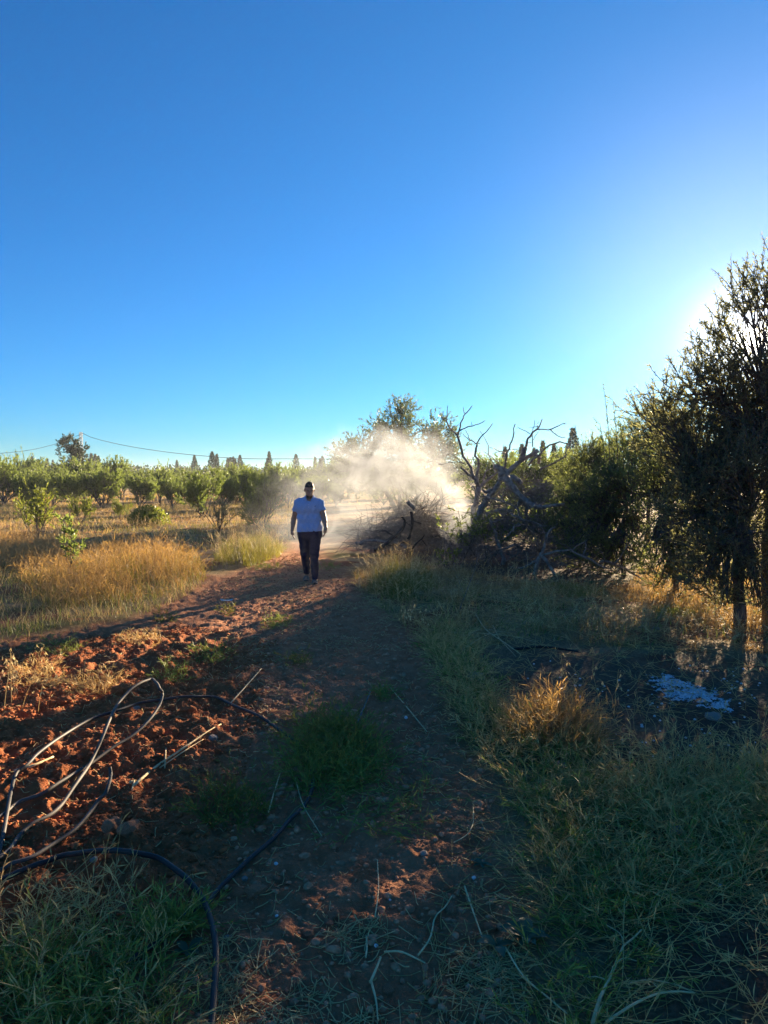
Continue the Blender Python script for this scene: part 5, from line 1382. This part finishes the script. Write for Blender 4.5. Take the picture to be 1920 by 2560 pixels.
def build_man():
    foot = G(778, 1455)
    root = thing('person', 'man walking along the track in pale blue polo shirt and dark trousers', 'person', foot)
    u = foot[1] / F      # metres per pixel at his distance
    def m(px, py, y=0.0):      # point from the figure's own outline
        return np.array([(680 + px / 6.91 - 778) * u, y, (1456 - (1160 + py / 6.91)) * u])
    shL, shR = m(448, 668, .02), m(842, 676, .0)
    elL, elR = m(372, 945, .09), m(908, 925, -.04)
    wrL, wrR = m(345, 1148, .05), m(948, 1092, -.17)
    hipL, hipR = m(555, 1210, .02), m(760, 1210, -.01)
    knL, knR = m(565, 1560, .07), m(752, 1545, -.17)
    anL, anR = m(572, 1900, .26), m(765, 1950, -.20)
    neck = m(655, 560, -.0); headc = m(660, 440, -.05)
    th = math.radians(22)       # head bowed
    yaw = math.radians(12)
    Rx = np.array([[1, 0, 0], [0, math.cos(th), -math.sin(th)], [0, math.sin(th), math.cos(th)]])
    Rz = np.array([[math.cos(yaw), -math.sin(yaw), 0], [math.sin(yaw), math.cos(yaw), 0], [0, 0, 1]])
    Rh = Rz @ Rx
    def hp(x, y, z): return headc + Rh @ np.array([x, y, z])
    # body
    B = SDF((-.46, -.34, -.01), (.46, .34, 1.82), .0085)
    B.ell(hp(0, .01, .03), (.078, .098, .105), 0, Rh)
    B.ell(hp(0, -.025, -.055), (.062, .072, .085), .03, Rh)
    B.ell(hp(0, -.055, -.105), (.034, .032, .026), .025, Rh)
    B.cap(hp(0, -.098, .005), hp(0, -.118, -.035), .010, .016, .012)        # nose
    B.cap(hp(-.045, -.078, .022), hp(.045, -.078, .022), .016, .016, .012)  # brow
    B.cap(hp(-.02, -.092, -.066), hp(.02, -.092, -.066), .009, .009, .01)   # lips
    for sx in (-1, 1): B.ell(hp(sx * .08, .015, -.01), (.012, .024, .034), .008, Rh)
    B.cap(neck + [0, .02, -.05], hp(0, .02, -.05), .064, .056, .03)
    B.cap(shL + [.06, 0, -.02], shR + [-.06, 0, -.02], .075, .075, .05)
    B.cap(m(560, 800), m(740, 800), .095, .095, .05)
    B.cap(m(570, 1000), m(730, 1000), .09, .09, .05)
    B.cap(hipL, hipR, .10, .10, .05)
    for sh, el, wr, sx in ((shL, elL, wrL, -1), (shR, elR, wrR, 1)):
        B.cap(sh, el, .056, .044, .03)
        B.cap(el, el + (wr - el) * .35, .044, .043, .02)
        B.cap(el + (wr - el) * .35, wr, .043, .028, .02)
    for hi_, kn, an in ((hipL, knL, anL), (hipR, knR, anR)):
        B.cap(hi_, kn, .082, .056, .03); B.cap(kn, kn + (an - kn) * .35, .052, .054, .02); B.cap(kn + (an - kn) * .35, an, .054, .036, .02)
        ft = an * [1, 1, 0] + [0, 0, .045]
        B.cap(an, ft + [0, .02, .0], .036, .034, .02); B.cap(ft + [0, .03, -.008], ft + [0, -.14, -.018], .034, .030, .02)
        for i in range(5):
            x = (i - 2) * .017
            B.cap(ft + [x, -.13, -.020], ft + [x * 1.15, -.185 + abs(i - 1.5) * .008, -.024], .011, .009, .006)
    # hands: palm, four unequal curled fingers, thumb from the side of the palm
    for wr, tip, sx in ((wrL, m(372, 1298, .03), -1), (wrR, m(922, 1255, -.21), 1)):
        d = nrm(tip - wr); inn = np.array([-sx, 0, 0.]); inn = nrm(inn - d * (inn @ d)); fw = np.cross(d, inn) ; fw = fw if fw[1] < 0 else -fw
        pc = wr + d * .055
        B.cap(wr, pc, .026, .034, .015)
        for i, (off, L) in enumerate([(.030, .070), (.010, .078), (-.010, .074), (-.029, .058)]):
            kb = wr + d * .088 + fw * off
            j1 = kb + d * L * .5 + inn * .006
            j2 = j1 + nrm(d + inn * .55) * L * .5
            B.cap(pc + fw * off * .8, kb, .017, .0115, .006); B.cap(kb, j1, .0108, .0098, .004); B.cap(j1, j2, .0098, .0082, .004)
        tb = wr + d * .03 + fw * .030
        tm = tb + nrm(d * .7 + fw * .7 + inn * .3) * .045
        B.cap(tb, tm, .016, .012, .01); B.cap(tm, tm + nrm(d + inn * .4) * .034, .012, .0095, .004)
    obj('body', B.mesh('body', M['skin']), root)
    # hair: short dark crop
    H = SDF(headc - .2, headc + .2, .006)
    H.ell(hp(0, .013, .033), (.0805, .1005, .1085), 0, Rh)
    q = np.stack([H.X - headc[0], H.Y - headc[1], H.Z - headc[2]], -1) @ Rh.astype(np.float32)
    H.f = np.maximum(H.f, -(q[..., 2] - .055 - .35 * np.minimum(q[..., 1] + .03, .0) * -1 + 1.3 * np.maximum(q[..., 1] - .0, 0)) )
    obj('hair', H.mesh('hair', M['hair']), root)
    bd = SDF(headc - .2, headc + .2, .006)          # short beard along the jaw
    bd.ell(hp(0, -.027, -.062), (.064, .074, .085), 0, Rh); bd.ell(hp(0, -.057, -.108), (.036, .034, .027), .02, Rh)
    q = np.stack([bd.X - headc[0], bd.Y - headc[1], bd.Z - headc[2]], -1) @ Rh.astype(np.float32)
    bd.f = np.maximum(bd.f, q[..., 2] + .082 - .5 * np.maximum(np.abs(q[..., 0]) - .03, 0))
    obj('beard', bd.mesh('beard', M['hair']), root)
    bm_ = Bag()
    for sx in (-1, 1):
        e = Bag(); e.add(*tubes(np.array([[hp(sx * .022, -.092, .002), hp(sx * .032, -.096, .004), hp(sx * .043, -.090, .002)]]), np.array([[.002, .0042, .002]]), 6, cap=True))
        obj('eye', e.mesh('eye', M['eye'], True), root)
        e = Bag(); e.add(*tubes(np.array([[hp(sx * .016, -.094, .026), hp(sx * .035, -.095, .032), hp(sx * .055, -.078, .024)]]), np.array([[.003, .004, .002]]), 6, cap=True))
        obj('eyebrow', e.mesh('eyebrow', M['hair'], True), root)
    # polo shirt
    T = SDF((-.40, -.30, .80), (.40, .30, 1.62), .009)
    T.cap(shL + [.05, 0, -.03], shR + [-.05, 0, -.03], .098, .098, .0)
    for shx in (shL, shR): T.cap(neck + [0, .03, -.055], shx + [0, .01, .0], .075, .068, .03)
    T.cap(neck + [0, .02, -.11], neck + [0, .02, -.05], .10, .078, .04)
    T.cap(m(545, 760, .0), m(750, 760, .0), .128, .128, .06)
    T.cap(m(550, 950, .0), m(755, 950, .0), .118, .118, .06)
    T.cap(m(560, 1110, .0), m(750, 1100, .0), .128, .128, .05)
    T.cap(m(560, 1230, .0), m(755, 1220, .0), .132, .132, .04)
    for sh, el, sx in ((shL, elL, -1), (shR, elR, 1)):
        dd = nrm(el - sh)
        slv = T.cap(sh + [-sx * .02, 0, .005], sh + (el - sh) * .72, .072, .078, only=True)
        end = sh + (el - sh) * .52
        slv = np.maximum(slv, (T.X - end[0]) * dd[0] + (T.Y - end[1]) * dd[1] + (T.Z - end[2]) * dd[2])
        T.smin(slv, .025)
    hem = m(650, 1162)
    a = T.cap(neck + [0, -.06, -.03], neck + [0, .0, .14], .052, .075, only=True)
    T.f = np.maximum(T.f, -a)
    vz = T.cap(neck + [0, -.11, -.10], neck + [0, -.10, .05], .012, .05, only=True)     # open neck
    T.f = np.maximum(T.f, -vz)
    wr = .006 * np.sin(T.Z * 46 + T.X * 38 + 3 * np.sin(T.X * 11)) * np.clip((1.36 - T.Z) * 3, 0, 1) + .004 * np.sin(T.X * 70 - T.Z * 30)
    T.f = T.f + wr
    T.cut((.04, 0, -1), hem)
    sh_o = obj('shirt', T.mesh('shirt', M['shirt']), root)
    Cb = Bag()
    for sx in (-1, 1):          # collar wings
        Cb.add(*tubes(spline([neck + [0, .085, .02], neck + [sx * .065, .04, .015], neck + [sx * .07, -.04, -.02], neck + [sx * .045, -.105, -.065]], 10)[None], np.linspace(.014, .017, 10)[None], 8, cap=True))
    obj('collar', Cb.mesh('collar', M['collar'], True), sh_o)
    for i in range(2):
        bt_ = Bag(); pz = neck + [.0, -.142 - .01 * i, -.13 - .045 * i]
        bt_.add(*tubes(np.array([[pz, pz + [0, -.006, 0]]]), np.full((1, 2), .006), 8, cap=True))
        obj('button', bt_.mesh('button', M['white'], True), sh_o)
    pz = m(760, 725, -.150); bt_ = Bag(); bt_.add(*tubes(np.array([[pz, pz + [.012, 0, .010]]]), np.full((1, 2), .006), 6, cap=True))
    obj('chest_emblem', bt_.mesh('chest_emblem', M['pants'], True), sh_o)
    # trousers
    Q = SDF((-.36, -.34, .06), (.36, .36, 1.02), .009)
    Q.cap(m(560, 1170), m(755, 1165), .112, .112, 0); Q.cap(hipL, hipR, .118, .118, .03)
    for hi_, kn, an, en in ((hipL, knL, anL, .97), (hipR, knR, anR, .95)):
        Q.cap(hi_, kn, .108, .080, .022); Q.cap(kn, kn + (an - kn) * .4, .078, .070, .02); Q.cap(kn + (an - kn) * .4, an, .070, .054, .02)
    Q.cut((0, 0, 1), m(650, 1140))
    Q.f = np.maximum(Q.f, (min(anL[2], anR[2]) - .02) - Q.Z)
    Q.f += .004 * np.sin(Q.Z * 55 + Q.X * 20) * np.clip((.55 - np.abs(Q.Z - .45)) * 2, 0, 1) + .003 * np.sin(Q.Z * 24 - Q.Y * 60)
    pn = obj('trousers', Q.mesh('trousers', M['pants']), root)
    pb = Bag(); s0, s1 = m(845, 1170, -.06), m(835, 1400, -.09)
    pb.add(*tubes(spline([s0, (s0 + s1) / 2 + [.012, 0, 0], s1], 8)[None], np.full((1, 8), .006), 6, cap=True))
    obj('side_piping', pb.mesh('side_piping', M['piping'], True), pn)
    e0 = m(812, 1295, -.115)
    eb = Bag(); eb.add(*tubes(np.array([[e0, e0 + [.03, .012, 0]], [e0 - [0, 0, .013], e0 + [.03, .012, -.013]]]), np.full((2, 2), .004), 4, cap=True))
    obj('thigh_emblem', eb.mesh('thigh_emblem', M['white'], True), pn)
    # sandals
    for an in (anL, anR):
        ft = an * [1, 1, 0]
        n = 20; a = np.linspace(0, 2 * math.pi, n, endpoint=False)
        ox = .046 * np.cos(a) * (1 - .12 * np.sin(a)); oy = -.06 + .145 * -np.sin(a)
        ring = np.column_stack([ft[0] + ox, ft[1] + oy])
        V = np.vstack([np.column_stack([ring, np.full(n, .0)]), np.column_stack([ring, np.full(n, .022)]), [[ft[0], ft[1] - .06, .0]], [[ft[0], ft[1] - .06, .022]]])
        Fq = [[i, (i + 1) % n, n + (i + 1) % n, n + i] for i in range(n)] + [[n + i, n + (i + 1) % n, 2 * n + 1, 2 * n + 1] for i in range(n)]
        Fq = Fq[:n]; tri = [[n + i, n + (i + 1) % n, n + (i + 2) % n, 2 * n + 1] for i in range(0, n, 2)]
        so = obj('sandal', mesh('sandal', V, np.array(Fq + tri), M['sole'], None, False), root)
        for yy, hh in ((-.125, .030), (-.075, .052)):
            sb = Bag(); c0 = ft + [0, yy, .012]
            sb.add(*tubes(spline([c0 + [-.045, 0, 0], c0 + [-.034, 0, hh * .9], c0 + [0, 0, hh * 1.15], c0 + [.034, 0, hh * .9], c0 + [.045, 0, 0]], 12)[None], np.full((1, 12), .013), 6))
            obj('strap', sb.mesh('strap', M['strap'], True), so)
build_man()

# ------------------------------------------------------------------ smoke of the smouldering pile
def build_smoke():
    puffs = [(1140, 1288, 17.0, 26, 26, 1.3), (1112, 1250, 17.0, 38, 32, 1.2), (1080, 1215, 17.1, 50, 38, 1.0), (1035, 1182, 17.0, 64, 42, .85), (985, 1158, 17.2, 80, 46, .62), (925, 1150, 17.0, 80, 44, .42),
             (1050, 1140, 17.2, 80, 46, .34), (870, 1180, 17.0, 95, 60, .26), (940, 1215, 17.4, 100, 50, .30), (820, 1240, 16.6, 100, 70, .20), (900, 1315, 16.4, 100, 45, .38), (790, 1315, 16.2, 100, 60, .20), (1160, 1310, 15.6, 22, 28, 1.2)]
    m, t, out = nodes('smoke_air')
    tc = tn(t, 'ShaderNodeNewGeometry')
    nz = tn(t, 'ShaderNodeTexNoise'); nz.inputs['Scale'].default_value = 1.3; nz.inputs['Detail'].default_value = 3
    t.links.new(tc.outputs['Position'], nz.inputs['Vector'])
    v1 = tn(t, 'ShaderNodeVectorMath', operation='SUBTRACT'); t.links.new(nz.outputs['Color'], v1.inputs[0]); v1.inputs[1].default_value = (.5, .5, .5)
    v2 = tn(t, 'ShaderNodeVectorMath', operation='MULTIPLY_ADD'); t.links.new(v1.outputs[0], v2.inputs[0]); v2.inputs[1].default_value = (1.9, 1.2, 1.0); t.links.new(tc.outputs['Position'], v2.inputs[2])
    tot = None
    lo, hi = np.full(3, 1e9), np.full(3, -1e9)
    for px, py, dp, rx, ry, den in puffs:
        cc = AT(px, py, dp); r = np.array([rx * dp / F, (rx + ry) * .5 * dp / F * 1.1, ry * dp / F]) * 1.25
        lo, hi = np.minimum(lo, cc - r * 1.95 - .2), np.maximum(hi, cc + r * 1.95 + .2)
        a = tn(t, 'ShaderNodeVectorMath', operation='SUBTRACT'); t.links.new(v2.outputs[0], a.inputs[0]); a.inputs[1].default_value = tuple(cc)
        b = tn(t, 'ShaderNodeVectorMath', operation='DIVIDE'); t.links.new(a.outputs[0], b.inputs[0]); b.inputs[1].default_value = tuple(r)
        d = tn(t, 'ShaderNodeVectorMath', operation='LENGTH'); t.links.new(b.outputs[0], d.inputs[0])
        mr = tn(t, 'ShaderNodeMapRange', interpolation_type='SMOOTHSTEP'); t.links.new(d.outputs['Value'], mr.inputs[0])
        mr.inputs[1].default_value = 1.7; mr.inputs[2].default_value = .1; mr.inputs[3].default_value = 0; mr.inputs[4].default_value = den * .85
        if tot is None: tot = mr.outputs[0]
        else:
            ad = tn(t, 'ShaderNodeMath', operation='ADD'); t.links.new(tot, ad.inputs[0]); t.links.new(mr.outputs[0], ad.inputs[1]); tot = ad.outputs[0]
    n2 = tn(t, 'ShaderNodeTexNoise'); n2.inputs['Scale'].default_value = 2.6; n2.inputs['Detail'].default_value = 5; n2.inputs['Roughness'].default_value = .6; n2.inputs['Distortion'].default_value = .6
    t.links.new(v2.outputs[0], n2.inputs['Vector'])
    m2 = tn(t, 'ShaderNodeMapRange'); t.links.new(n2.outputs['Fac'], m2.inputs[0]); m2.inputs[1].default_value = .38; m2.inputs[2].default_value = .66; m2.inputs[3].default_value = .02; m2.inputs[4].default_value = 1.5
    mu = tn(t, 'ShaderNodeMath', operation='MULTIPLY'); t.links.new(tot, mu.inputs[0]); t.links.new(m2.outputs[0], mu.inputs[1])
    pv = tn(t, 'ShaderNodeVolumePrincipled'); pv.inputs['Color'].default_value = (.80, .83, .87, 1); pv.inputs['Anisotropy'].default_value = .2
    t.links.new(mu.outputs[0], pv.inputs['Density'])
    t.links.new(pv.outputs[0], out.inputs['Volume'])
    lo[2] = .15
    V = np.array([[x, y, z] for x in (lo[0], hi[0]) for y in (lo[1], hi[1]) for z in (lo[2], hi[2])])
    Fq = np.array([[0, 1, 3, 2], [4, 6, 7, 5], [0, 4, 5, 1], [2, 3, 7, 6], [0, 2, 6, 4], [1, 5, 7, 3]])
    o = obj('smoke', mesh('smoke', V, Fq, m))
    tag(o, 'pale smoke billowing from the smouldering brush pile', None, None, 'stuff')
build_smoke()

# ------------------------------------------------------------------ haze
m, t, out = nodes('haze_air')
pv = tn(t, 'ShaderNodeVolumePrincipled')
pv.inputs['Color'].default_value = (.84, .92, 1, 1); pv.inputs['Density'].default_value = .00038; pv.inputs['Anisotropy'].default_value = .35
t.links.new(pv.outputs[0], out.inputs['Volume'])
lo, hi = (-880, -880, -1.4), (880, 880, 13)
V = np.array([[x, y, z] for x in (lo[0], hi[0]) for y in (lo[1], hi[1]) for z in (lo[2], hi[2])])
tag(obj('haze', mesh('haze', V, np.array([[0, 1, 3, 2], [4, 6, 7, 5], [0, 4, 5, 1], [2, 3, 7, 6], [0, 2, 6, 4], [1, 5, 7, 3]]), m)), 'thin morning haze over the field', None, None, 'stuff')
